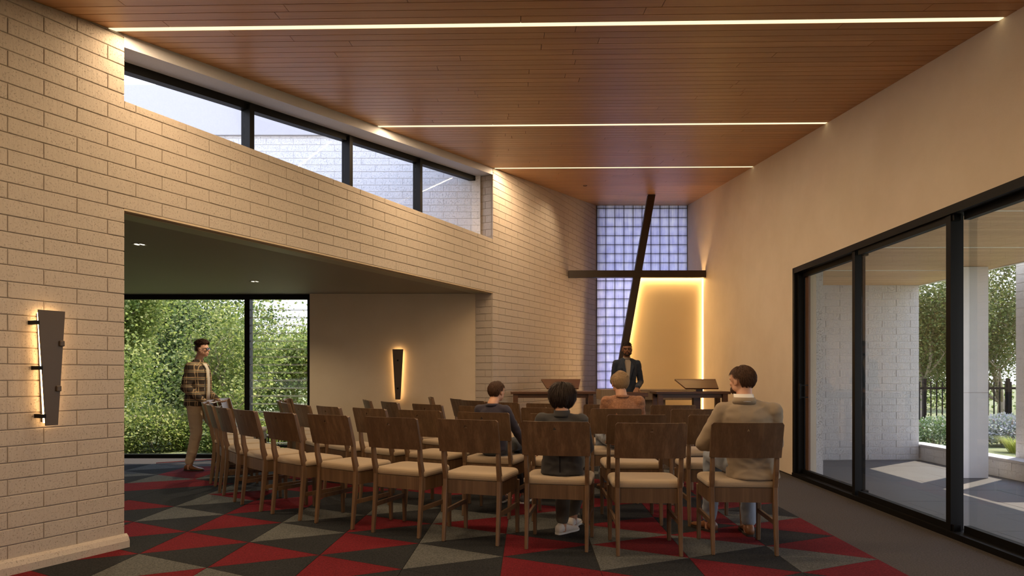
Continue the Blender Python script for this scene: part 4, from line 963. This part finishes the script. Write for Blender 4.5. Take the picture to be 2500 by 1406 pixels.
def sit(k, hipx=.085, lean=0, lx=0, **kw):
    """seated joints, local origin on the seat centre at seat height (k = size)"""
    z = .085*k; J = dict(pelvis=(0, -.06, z), neck=(lx*.9, -.10+lean, z+.50*k), chest=(lx*.5, -.09, z+.3*k), head=(lx, -.055+lean, z+.665*k))
    J['shL'] = (-.172*k+lx*.8, -.10+lean, z+.44*k); J['shR'] = (.172*k+lx*.8, -.10+lean, z+.44*k)
    J['elL'] = (-.24*k, -.06, z+.17*k); J['elR'] = (.24*k, -.06, z+.17*k); J['wrL'] = (-.10*k, .14*k, z+.10*k); J['wrR'] = (.10*k, .14*k, z+.10*k)
    J['hpL'] = (-hipx*k, -.04, z); J['hpR'] = (hipx*k, -.04, z); J['knL'] = (-.11*k, .36*k, z+.01); J['knR'] = (.11*k, .36*k, z+.01)
    J['anL'] = (-.11*k, .36*k, -.50); J['anR'] = (.11*k, .36*k, -.50); J.update(kw); return J
def seat_loc(ch, f=.0, dx=0):
    o = CH[ch]; r_ = o.rotation_euler[2]; return (o.location.x-math.sin(r_)*f+math.cos(r_)*dx, o.location.y+math.cos(r_)*f+math.sin(r_)*dx, .508), r_
# 1 man in the beige blazer
loc, r_ = seat_loc((1.557, 4.384), .02, .09)
M['beige'] = cloth('beige_wool', (.28, .22, .155, 1), .14); M['jeans'] = cloth('pale_jeans', (.26, .29, .34, 1), .12); M['shirtw'] = cloth('white_cotton', (.72, .70, .66, 1), .04)
hR = Rz(38) @ Matrix.Rotation(-.06, 3, 'X')
J = sit(1.0, lean=.05, lx=-.05, shL=(-.185, -.03, .455), shR=(.145, -.07, .455), elL=(-.315, .03, .215), elR=(.185, .0, .22), wrL=(-.10, .20, .18), knL=(-.16, .38, .095), knR=(.10, .38, .095),
        anL=(-.17, .46, -.50), anR=(.10, .36, -.50), footL=28, footR=-5, head=(-.05, .01, .665), neck=(-.045, -.045, .535))
P1, b1, t1 = person('person', 'seated bearded man in a beige blazer at the right end of the back row', loc, r_, J, 1.0, .92, SK1, M['beige'], M['jeans'], 'blazer', headR=hR,
                collar=(M['shirtw'], .040, .066), shoes=(M['tan_leather'], M['dark_sole']), long_top=.10, foldamp=.005)
hc = hair_cap(P1, J['head'], hR, 1.0, M['hair_brown'], cut=nape(-.62, .42))
hair_strands(Vector(J['head'])+hR @ Vector((0, -.014, .018)), hR, (.088, .107, .099), nape(-.58, .50), 5200, .030, M['hair_brown'], P1, 3, flow=lambda q: (q.x*.3+.1, -.25, -1), lift=.5, wdt=.0024)
mbb = MB(); c = Vector(J['head']); Pp = lambda x, y, z: c+hR @ Vector((x, y, z))
mbb.ball(Pp(0, .030, -.062), (.056, .054, .042), hR, 18, 12); obj('beard', mbb, M['hair_brown'], P1, smooth=True)
nk = Vector(J['neck']); mb = MB()
for n_, (r0, z0, r1, z1) in enumerate(((.068, .016, .090, -.034),)):
    A = [nk+Vector((math.cos(t)*r0, math.sin(t)*r0*1.05-.004, z0)) for t in np.linspace(math.pi*.95, math.pi*2.05, 17)]; B = [nk+Vector((math.cos(t)*r1*1.08, math.sin(t)*r1*.86, z1+.0)) for t in np.linspace(math.pi*.95, math.pi*2.05, 17)]
    A2 = [a-(a-nk).normalized()*.006 for a in A]; B2 = [a-(a-nk).normalized()*.012 for a in B]
    V = A+B+B2+A2; n = 17; mb.add(V, [(q*n+j, q*n+j+1, ((q+1) % 4)*n+j+1, ((q+1) % 4)*n+j) for q in range(4) for j in range(n-1)])
obj('blazer_collar', mb, M['beige'], P1, smooth=True)
# 2 dark-haired sitter, charcoal jacket
loc, r_ = seat_loc((.304, 4.50), .03, .02)
M['charcoal'] = cloth('charcoal_wool', (.045, .043, .043, 1), .18, 700); M['olive'] = cloth('grey_olive_cotton', (.115, .105, .085, 1), .12)
J = sit(.90, lx=-.0, knL=(-.03, .30, .085), knR=(.11, .34, .085), anL=(-.035, .27, -.50), anR=(.02, .50, -.50), footL=-32, footR=-10, elL=(-.175, .0, .18), elR=(.18, .0, .18), head=(-.0, -.03, .545), neck=(0, -.08, .425), shL=(-.138, -.09, .385), shR=(.138, -.09, .385))
hR = Matrix.Rotation(-.05, 3, 'X')
P2, b2, t2 = person('person', 'seated person with short dark hair in a charcoal jacket, seen from behind', loc, r_, J, .90, .88, SK1, M['charcoal'], M['olive'], 'jacket', headR=hR, collar=(M['charcoal'], .030, .064),
                shoes=(M['white_canvas'], M['white_sole']), long_top=.11, foldamp=.006)
hair_cap(P2, J['head'], hR, .92, M['hair_dark'], rad=(.092, .106, .103), cut=lambda q: q.z > (-.80 if q.y < .2 else .3))
hair_strands(Vector(J['head'])+hR @ Vector((0, -.014, .016)), hR, (.092, .106, .102), lambda q: q.z > (-.86 if q.y < .2 else .2), 4200, .08, M['hair_dark'], P2, 5, flow=lambda q: (q.x*.5, -.25 if q.z > .3 else 0, -1), lift=.30, wdt=.0032, jitter=.22)
obj('vent', MB().box(-.0035, -.006, -.07, .0035, .0, .07), M['black'], P2).location = (0, -.185, .10)
# 3 boy, navy sweater
loc, r_ = seat_loc((-.22, 5.55), .03, .0)
M['navy'] = cloth('navy_knit', (.040, .035, .050, 1), .15, 300); M['black_denim'] = cloth('dark_denim', (.05, .055, .06, 1), .15)
J = sit(.86, lean=.0, elR=(.20, .05, .17), wrR=(.26, .15, .04), elL=(-.16, .02, .17), head=(.02, -.02, .56), neck=(.0, -.08, .45), shL=(-.120, -.08, .40), shR=(.120, -.08, .40), anL=(-.10, .46, -.50), anR=(.10, .48, -.50), knL=(-.10, .33, .08), knR=(.11, .33, .08))
hR = Rz(-22)
P3, b3, t3 = person('person', 'seated boy with short brown hair in a navy sweater, hand on the seat beside him', loc, r_, J, .86, .82, SK1, M['navy'], M['black_denim'], 'sweater', headR=hR, collar=(M['navy'], .006, .060),
                shoes=(M['trainer'], M['white_sole']), foldamp=.004, long_top=-.04)
hair_cap(P3, J['head'], hR, .84, M['hair_mid'], cut=nape(-.60, .40))
hair_strands(Vector(J['head'])+hR @ Vector((0, -.012, .015)), hR, (.075, .091, .084), nape(-.58, .45), 3000, .032, M['hair_mid'], P3, 8, flow=lambda q: (.3, -.2, -.9), lift=.3, wdt=.003)
# 4 fair-haired man, brown sweater
loc, r_ = seat_loc((.965, 6.13), .0, .09)
M['brown_knit'] = cloth('brown_knit', (.28, .135, .075, 1), .22, 420, melange=1)
J = sit(1.0, lean=.0, knL=(-.14, .38, .095), knR=(.12, .38, .095), anL=(-.10, .52, -.50), anR=(.12, .46, -.50), footL=10, shL=(-.152, -.08, .445), shR=(.152, -.08, .445), elL=(-.185, .0, .2), elR=(.185, .0, .2), head=(-.02, .0, .625), neck=(-.01, -.06, .505))
hR = Rz(12) @ Matrix.Rotation(-.04, 3, 'X')
P4, b4, t4 = person('person', 'seated man with fair hair in a brown sweater, in front of the speaker', loc, r_, J, 1.0, .90, SK1, M['brown_knit'], M['jeans'], 'sweater', headR=hR, collar=(M['brown_knit'], .006, .068),
                shoes=(M['tan_leather'], M['dark_sole']), foldamp=.006)
hair_cap(P4, J['head'], hR, 1.0, M['hair_fair'], rad=(.092, .110, .104), cut=nape(-.62, .35))
hair_strands(Vector(J['head'])+hR @ Vector((0, -.014, .020)), hR, (.091, .109, .103), nape(-.60, .40), 3800, .045, M['hair_fair'], P4, 9, flow=lambda q: (.6, -.3, -.8), lift=.4, wdt=.0034, jitter=.4)
# 5 speaker, standing, facing the camera
def stand(k, **kw):
    J = dict(pelvis=(0, 0, .93*k), neck=(0, -.005, 1.46*k), chest=(0, 0, 1.25*k), head=(0, .03, 1.635*k), shL=(-.185*k, -.005, 1.395*k), shR=(.185*k, -.005, 1.395*k),
             elL=(-.25*k, -.03, 1.12*k), elR=(.25*k, -.03, 1.12*k), wrL=(-.20*k, .12, .93*k), wrR=(.20*k, .12, .93*k), hpL=(-.085*k, 0, .90*k), hpR=(.085*k, 0, .90*k),
             knL=(-.09*k, .02, .50*k), knR=(.09*k, .02, .50*k), anL=(-.09*k, 0, .0), anR=(.09*k, 0, .0)); J.update(kw); return J
M['navy_suit'] = cloth('navy_wool', (.028, .036, .055, 1), .15, 600); M['dark_tr'] = cloth('dark_trousers', (.03, .03, .035, 1)); M['taupe'] = cloth('taupe_shirt', (.28, .23, .18, 1), .1)
k = .955
J = stand(k, shL=(-.158, -.005, 1.378), shR=(.158, -.005, 1.378), elL=(-.225, -.07, 1.10), elR=(.20, -.05, 1.10), wrL=(-.12, .19, 1.02), wrR=(.12, .19, 1.02), neck=(0, -.005, 1.465), head=(0, .035, 1.588))
hR = Rz(-8)
P5, b5, t5 = person('person', 'standing speaker with glasses and beard in a navy blazer behind the lectern', (1.715, 9.80, .0), math.pi, J, k, .86, SK2, M['navy_suit'], M['dark_tr'], 'blazer', headR=hR, shoes=(M['tan_leather'], M['dark_sole']),
                collar=(M['taupe'], .016, .058), long_top=.12, foldamp=.005, face=True, hdir=((.3, .6, -.5), (-.3, .6, -.5)), palm=((0, -.5, -1), (0, -.5, -1)), curl=.45)
nkk = Vector(J['neck'])
mb = MB().prism([(-.046, .084, 1.40), (-.012, .128, 1.10), (.012, .128, 1.10), (.046, .084, 1.40), (.03, .056, 1.435), (-.03, .056, 1.435)][::-1], (0, .014, 0)); obj('shirt_front', mb, M['taupe'], P5)
for s_ in (-1, 1):
    obj('lapel', MB().prism([(s_*.050, .066, 1.43), (s_*.092, .092, 1.33), (s_*.080, .098, 1.30), (s_*.008, .134, 1.08), (s_*.034, .110, 1.27)], (0, .014, 0)), M['navy_suit'], P5)
hair_cap(P5, J['head'], hR, k, M['hair_dark'], cut=nape(-.4, .40), rad=(.083, .102, .104))
hair_strands(Vector(J['head'])+hR @ Vector((0, -.012, .026)), hR, (.082, .104, .106), lambda q: q.z > .35, 1500, .024, M['hair_dark'], P5, 15, flow=(.5, .5, .2), lift=.5, wdt=.003)
c = Vector(J['head']); Pp = lambda x, y, z: c+hR @ (Vector((x, y, z))*k)
def beard(root, c, R, k, mat):
    V = []; rings = []; k *= .92
    P = lambda x, y, z: Vector(c)+R @ (Vector((x, y, z))*k)
    mb = MB()
    for s_ in (-1, 1): mb.cap(P(s_*.066, .012, -.025), .010*k, P(s_*.058, .030, -.075), .016*k, 8); mb.cap(P(s_*.058, .030, -.075), .016*k, P(s_*.022, .062, -.100), .018*k, 8); mb.cap(P(s_*.022, .082, -.052), .0040*k, P(s_*.034, .068, -.080), .010*k, 6); mb.cap(P(s_*.022, .083, -.052), .0045*k, P(0, .088, -.048), .0045*k, 6)
    mb.cap(P(-.022, .062, -.098), .018*k, P(.022, .062, -.098), .018*k, 8); obj('beard', mb, mat, root, smooth=True)
beard(P5, J['head'], hR, k, M['hair_dark'])
M['lens_dark'] = plain('tinted_lens', (.02, .018, .016, 1), .25)
def glasses(root, c, R, k, lens=None):
    k *= .92; P = lambda x, y, z: Vector(c)+R @ (Vector((x, y, z))*k)
    mb = MB()
    for s_ in (-1, 1):
        pts = [P(s_*.032+.025*math.copysign(abs(math.cos(t))**.5, math.cos(t)), .092, .003+.0145*math.copysign(abs(math.sin(t))**.5, math.sin(t))) for t in np.linspace(0, 2*math.pi, 21)]; mb.tube(pts, .0024*k, 5); mb.tube([P(s_*.008, .0925, .0175), P(s_*.057, .0925, .0185)], .0034*k, 6)
        mb.tube([P(s_*.056, .090, .006), P(s_*.080, .05, .006), P(s_*.086, -.01, .002)], .0022*k, 5)
    mb.tube([P(-.009, .094, .006), P(0, .097, .008), P(.009, .094, .006)], .002*k, 5)
    o = obj('glasses', mb, M['black'], root)
    for s_ in (-1, 1): obj('lens', MB().prism([P(s_*.032+.022*math.cos(t), .0905, .003+.0155*math.sin(t)) for t in np.linspace(0, 2*math.pi, 12, endpoint=False)], R @ Vector((0, .0012, 0))), lens or M['glass'], o)
glasses(P5, J['head'], hR, k)
# 6 standing man in a plaid shirt, profile
def plaid():
    m, nt = new_mat('plaid_flannel'); co = coords(nt, 'obj')
    sp = N(nt, 'ShaderNodeSeparateXYZ'); nt.links.new(co, sp.inputs[0])
    def band(sock, freq, lo, hi, ph=0):
        a = N(nt, 'ShaderNodeMath', operation='MULTIPLY_ADD'); nt.links.new(sock, a.inputs[0]); a.inputs[1].default_value = freq; a.inputs[2].default_value = ph+20
        f = N(nt, 'ShaderNodeMath', operation='FRACT'); nt.links.new(a.outputs[0], f.inputs[0])
        g1 = N(nt, 'ShaderNodeMath', operation='GREATER_THAN', _1=lo); g2 = N(nt, 'ShaderNodeMath', operation='LESS_THAN', _1=hi); ml = N(nt, 'ShaderNodeMath', operation='MULTIPLY')
        nt.links.new(f.outputs[0], g1.inputs[0]); nt.links.new(f.outputs[0], g2.inputs[0]); nt.links.new(g1.outputs[0], ml.inputs[0]); nt.links.new(g2.outputs[0], ml.inputs[1]); return ml.outputs[0]
    base = (.13, .075, .045, 1); dk = (.045, .036, .028, 1); tan = (.50, .34, .18, 1)
    hx = N(nt, 'ShaderNodeMath', operation='ADD'); nt.links.new(sp.outputs['Y'], hx.inputs[0]); hx.inputs[1].default_value = 0
    c = mixc(nt, base, dk, N_scale(nt, band(sp.outputs['Z'], 11, .0, .5), .8)); c = mixc(nt, c, dk, N_scale(nt, band(hx.outputs[0], 11, .0, .5), .5))
    for lo in (.55, .80): c = mixc(nt, c, tan, N_scale(nt, band(sp.outputs['Z'], 11, lo, lo+.09), .85)); c = mixc(nt, c, tan, N_scale(nt, band(hx.outputs[0], 11, lo, lo+.09), .75))
    c = mixc(nt, c, (.16, .17, .12, 1), N_scale(nt, band(sp.outputs['Z'], 11, .66, .78), .6))
    return finish(m, nt, c, .9, noise_t(nt, co, 8, 3), .2, .01, spec=.2)
M['plaid'] = plaid(); M['khaki'] = cloth('khaki_cotton', (.50, .37, .24, 1), .1); M['cream'] = cloth('cream_tee', (.58, .50, .40, 1), .06)
k = .93
# local frame: faces +y; the empty is turned so that +y points to world +x (to the cross), seen in profile; local +x = world -y (near side)
J = stand(k, anR=(.09, -.06, 0), knR=(.10, .03, .50*k), anL=(-.12, .40, .0), knL=(-.11, .24, .49*k), footR=-8, footL=6, elR=(.225, -.045, 1.12*k), wrR=(.15, .155, .935*k), elL=(-.20, -.03, 1.12*k), wrL=(-.10, .20, .95*k),
          head=(0, .062, 1.640*k), neck=(0, .005, 1.480*k), hpL=(-.085, .02, .88*k), hpR=(.085, .0, .90*k))
hR = Matrix.Rotation(.03, 3, 'X')
P6, b6, t6 = person('person', 'standing man in an open plaid shirt and khaki trousers holding papers by the window', (-3.99, 8.32, 0.008), -math.pi/2, J, k, 1.10, SK1, M['plaid'], M['khaki'], 'plaid_shirt', headR=hR,
                collar=(M['plaid'], .020, .066), shoes=(M['tan_leather'], M['dark_sole']), face=True, foldamp=.007, hdir=((.2, .8, -.3), (-.2, .8, -.3)), palm=((0, 0, 1), (0, 0, 1)), curl=.6, long_top=.0)
mb = MB(); pv = Vector(J['pelvis'])
obj('tee_shirt', MB().loft([ring((0, y, z), rx, ry, None, 16) for z, y, rx, ry in ((.86, .080, .085, .062), (1.0, .082, .085, .062), (1.15, .080, .090, .062), (1.27, .076, .085, .058), (1.345, .062, .062, .04))]), M['cream'], P6, smooth=True)
for s_ in (-1, 1): obj('shirt_edge', MB().tube([(s_*.066, .128, .84), (s_*.062, .140, 1.0), (s_*.064, .142, 1.15), (s_*.058, .122, 1.28), (s_*.052, .072, 1.36)], .011, 8), M['plaid'], P6, smooth=True)
0 and obj('pocket', MB().box(.060, .118, 1.10, .13, .128, 1.19).box(.056, .120, 1.18, .134, .133, 1.205), M['plaid'], P6, bev=.004)
hair_cap(P6, J['head'], hR, k, M['hair_mid'], cut=nape(-.5, .50), rad=(.081, .101, .100))
hair_strands(Vector(J['head'])+hR @ Vector((0, -.013, .026)), hR, (.077, .096, .094), lambda q: q.z > .30 and q.y < .85, 1800, .042, M['hair_mid'], P6, 12, flow=(0, .75, .7), lift=1.6, wdt=.003)
glasses(P6, J['head'], hR, k, M['lens_dark'])
bk = thing('papers', 'open white papers held by the man in plaid', 'papers', (-3.75, 8.15, .845), 0)
M['paper'] = plain('white_paper', (.78, .80, .84, 1), .6)
obj('sheet', MB().loft([[Vector((x, y, z)), Vector((x, y, z+.003)), Vector((x+.0, y+.22, z+.003+.01)), Vector((x, y+.22, z+.01))] for x, y, z in ((-.02, -.11, .0), (.04, -.11, .018), (.10, -.11, .022), (.17, -.11, .045))]), M['paper'], bk)
obj('sheet', MB().loft([[Vector((x, y, z)), Vector((x, y, z+.003)), Vector((x+.0, y+.20, z+.003+.01)), Vector((x, y+.20, z+.01))] for x, y, z in ((-.05, -.12, -.022), (.02, -.12, -.048), (.08, -.12, -.058), (.11, -.12, -.03))]), M['paper'], bk)
# ------------------------------------------------------------------ trees and garden
def leaves(pts, size, seed, tilt=1.0):
    r = np.random.RandomState(seed); n = len(pts); P = np.asarray(pts)
    d = r.normal(size=(n, 3)); d[:, 2] *= .7; d /= np.linalg.norm(d, axis=1)[:, None]
    a = r.normal(size=(n, 3)); a[:, 2] += 1.2*tilt; s = np.cross(d, a); s /= np.linalg.norm(s, axis=1)[:, None]; nn = np.cross(s, d)
    L = (size*r.uniform(.6, 1.3, n))[:, None]
    v = np.stack([P, P+d*L*.45-s*L*.42+nn*L*.08, P+d*L*1.0, P+d*L*.45+s*L*.42+nn*L*.08, ], 1).reshape(-1, 3)
    f = np.arange(n*4).reshape(n, 4)
    me = bpy.data.meshes.new('leaves'); me.vertices.add(n*4); me.vertices.foreach_set('co', v.ravel()); me.loops.add(n*6); me.polygons.add(n*2)
    lo = np.stack([f[:, 0], f[:, 1], f[:, 2], f[:, 0], f[:, 2], f[:, 3]], 1).ravel(); me.loops.foreach_set('vertex_index', lo)
    me.polygons.foreach_set('loop_start', np.arange(n*2)*3); me.polygons.foreach_set('loop_total', np.full(n*2, 3)); me.update(); me.validate(); return me
def tree(name, lab, base, h, crown, nl, mat, seed, size=.09, fork=.3, cr=None, group='trees in the garden', lowest=.0, spread=1.0, rad=.09):
    r = random.Random(seed); t = thing(name, lab, 'tree', base, 0, group); mb = MB(); tips = []
    def br(p, d, L, R, lv):
        pts = [p]; q = p.copy(); dd = d.copy()
        for i in range(3):
            dd = (dd+Vector((r.uniform(-.25, .25), r.uniform(-.25, .25), r.uniform(-.05, .18)))).normalized(); q = q+dd*L/3; pts.append(q.copy())
            if lv >= 2: tips.append(q.copy())
        mb.tube(pts, [R, R*.85, R*.7, R*.5], 6 if lv > 1 else 8)
        if lv < 4:
            for i in range(3 if lv else 4):
                a = r.uniform(0, 6.28); e_ = (dd*.7+Vector((math.cos(a), math.sin(a), r.uniform(0, .7)))*spread*.75).normalized(); br(pts[r.choice((1, 2, 3, 3))].copy(), e_, L*r.uniform(.55, .8), R*.5, lv+1)
    br(Vector((0, 0, -.1)), Vector((0, 0, 1)), h*fork, rad, 0)
    obj('trunk', mb, M['bark'], t, smooth=True)
    rr = np.random.RandomState(seed); T = np.array([tuple(p) for p in tips]); 
    half = nl//2; P = T[rr.randint(0, len(T), half)]+rr.normal(size=(half, 3))*.20
    cl = crown; cen = rr.uniform(-1, 1, (26, 3))*np.array(cl[1])*.75+np.array(cl[0]); q = cen[rr.randint(0, 26, nl-half)]+rr.normal(size=(nl-half, 3))*np.array(cl[1])*.20
    P = np.vstack([P, q]); P = P[P[:, 2] > lowest]
    keep = P[:, 1]+base[1] > 9.95
    P = P[keep]
    me = leaves(P, size, seed); me.materials.append(mat); obj('foliage', me, mat, t, kind='stuff'); return t
# outside the side room window
tree('maple_tree', 'leafy maple filling the left of the tall window', (-8.6, 13.2, 0), 4.5, ((-.3, 0, 2.0), (2.0, 1.4, 2.3)), 80000, M['leaf'], 1, .062, lowest=-.2)
tree('maple_tree', 'young maple with a pale forked trunk behind the window mullion', (-5.35, 11.8, 0), 3.6, ((0, .5, 1.7), (1.0, .5, 1.2)), 9000, M['leaf'], 2, .062, .24, spread=1.2, rad=.075)
tree('garden_tree', 'dark leafy tree further back left of the window', (-10.5, 18.5, 0), 6, ((0, 0, 2.5), (3.5, 2, 3.2)), 60000, M['leaf_dark'], 3, .09)
tree('garden_tree', 'tree further back behind the louvred bay', (-5.4, 16.8, 0), 3.2, ((0, 0, 1.1), (2.2, 1.5, 1.3)), 20000, M['leaf'], 4, .075)
tree('garden_tree', 'bushy dark tree low behind the young maple', (-7.9, 17.5, 0), 3.8, ((0, 0, 1.4), (2.2, 1.5, 1.6)), 30000, M['leaf_dark'], 14, .085)
def shrub(lab, c, r_, n, mat, seed, size=.07, name='shrub'):
    t = thing(name, lab, 'shrub', (c[0], c[1], 0), 0, 'shrubs in the garden'); rr = np.random.RandomState(seed); q = rr.normal(size=(n, 3)); q /= np.linalg.norm(q, axis=1)[:, None]; q *= rr.uniform(.55, 1.05, n)[:, None]; q[:, 2] = np.abs(q[:, 2])
    P = q*np.array(r_)+np.array([0, 0, c[2]]); mb = MB()
    for i in range(7): a = i*.9; mb.tube([(0, 0, c[2]-.05), (math.cos(a)*r_[0]*.3, math.sin(a)*r_[1]*.3, c[2]+r_[2]*.5), (math.cos(a)*r_[0]*.6, math.sin(a)*r_[1]*.6, c[2]+r_[2]*.85)], .012, 5)
    obj('stems', mb, M['bark'], t)
    me = leaves(P, size, seed); me.materials.append(mat); obj('foliage', me, mat, t, kind='stuff')
for i, (x, y, rx, rz_, lab) in enumerate(((-7.6, 11.0, .9, .75, 'low green shrub below the left of the window'), (-6.1, 11.2, .8, .7, 'low green shrub below the middle of the window'), (-4.7, 11.3, .8, .62, 'low green shrub below the louvred bay'), (-9.2, 11.8, 1.0, 1.2, 'taller green shrub at the far left of the window'), (-3.3, 11.8, .8, .7, 'green shrub beyond the beige wall corner'))):
    shrub(lab, (x, y, -.06), (rx, .7, rz_), 9000, M['leaf'], 20+i, .055)
# garden railing outside the louvres
def railing(name, lab, xa, xb, y, z0, z1, gap, th=.014, posts_=()):
    t = thing(name, lab, 'fence', ((xa+xb)/2, y, z0)); m_ = (xa+xb)/2
    obj('rail', MB().box(xa-m_, -.02, z1-z0-.04, xb-m_, .02, z1-z0), M['black'], t); obj('rail', MB().box(xa-m_, -.02, .08, xb-m_, .02, .12), M['black'], t)
    bar_ = MB().box(-th/2, -th/2, .0, th/2, th/2, z1-z0+.10).mesh('bar', M['black']); x = xa
    while x < xb: o = obj('bar', bar_, None, t); o.location = (x-m_, 0, 0); x += gap
    for q in posts_: obj('post', MB().box(q-m_-.026, -.026, -.05, q-m_+.026, .026, z1-z0+.16), M['black'], t)
railing('garden_railing', 'low black railing outside below the louvres', -3.95, -3.2, 10.2, 0, .28, .16)
# right garden
railing('metal_fence', 'tall black metal picket fence in the garden beyond the patio', 7.25, 11.0, 12.0, .02, .98, .105, .016, (7.55, 9.08))
tree('garden_tree', 'wide leafy tree beyond the metal fence, seen left of the concrete column', (9.6, 15.5, 0), 5, ((-.4, 0, 2.6), (1.9, 1.4, 2.3)), 44000, M['leaf_dark'], 6, .052)
tree('garden_tree', 'leafy tree beyond the metal fence, seen right of the concrete column', (12.3, 16.5, 0), 6, ((.0, 0, 2.9), (2.2, 1.5, 2.6)), 44000, M['leaf_dark'], 7, .055)
tree('garden_tree', 'green tree far behind the fence', (13.5, 24, 0), 6, ((.0, 0, 1.6), (4.5, 1.5, 2.4)), 26000, M['leaf'], 8, .12)
shrub('white-flowering shrub at the corner of the patio wall', (7.15, 11.0, 0), (.75, .45, .48), 8000, M['leaf_fresh'], 31, .038)
shrub('lavender-flowering shrub behind the planter wall', (8.0, 10.6, .1), (.55, .4, .46), 4200, M['leaf_silver'], 32, .045)
shrub('low dark shrub along the fence', (9.3, 11.6, .0), (1.2, .4, .5), 4200, M['leaf_dark'], 33, .06)
t = thing('ornamental_grass', 'bright green tuft of ornamental grass by the white pier', 'grass tuft', (7.05, 9.15, .12)); r = random.Random(4); mb = MB()
for i in range(420):
    a = r.uniform(0, 6.28); d = Vector((math.cos(a), math.sin(a), 0)); L = r.uniform(.18, .36); s_ = Vector((-d.y, d.x, 0))*.004; b0 = d*r.uniform(0, .10); p1 = b0+d*L*.35+Vector((0, 0, L*.6)); p2 = b0+d*L*.95+Vector((0, 0, L*.62))
    mb.add([b0-s_, b0+s_, p1+s_*.8, p1-s_*.8, p2], [(0, 1, 2, 3), (3, 2, 4)])
obj('blades', mb, M['grassm'], t, kind='stuff')
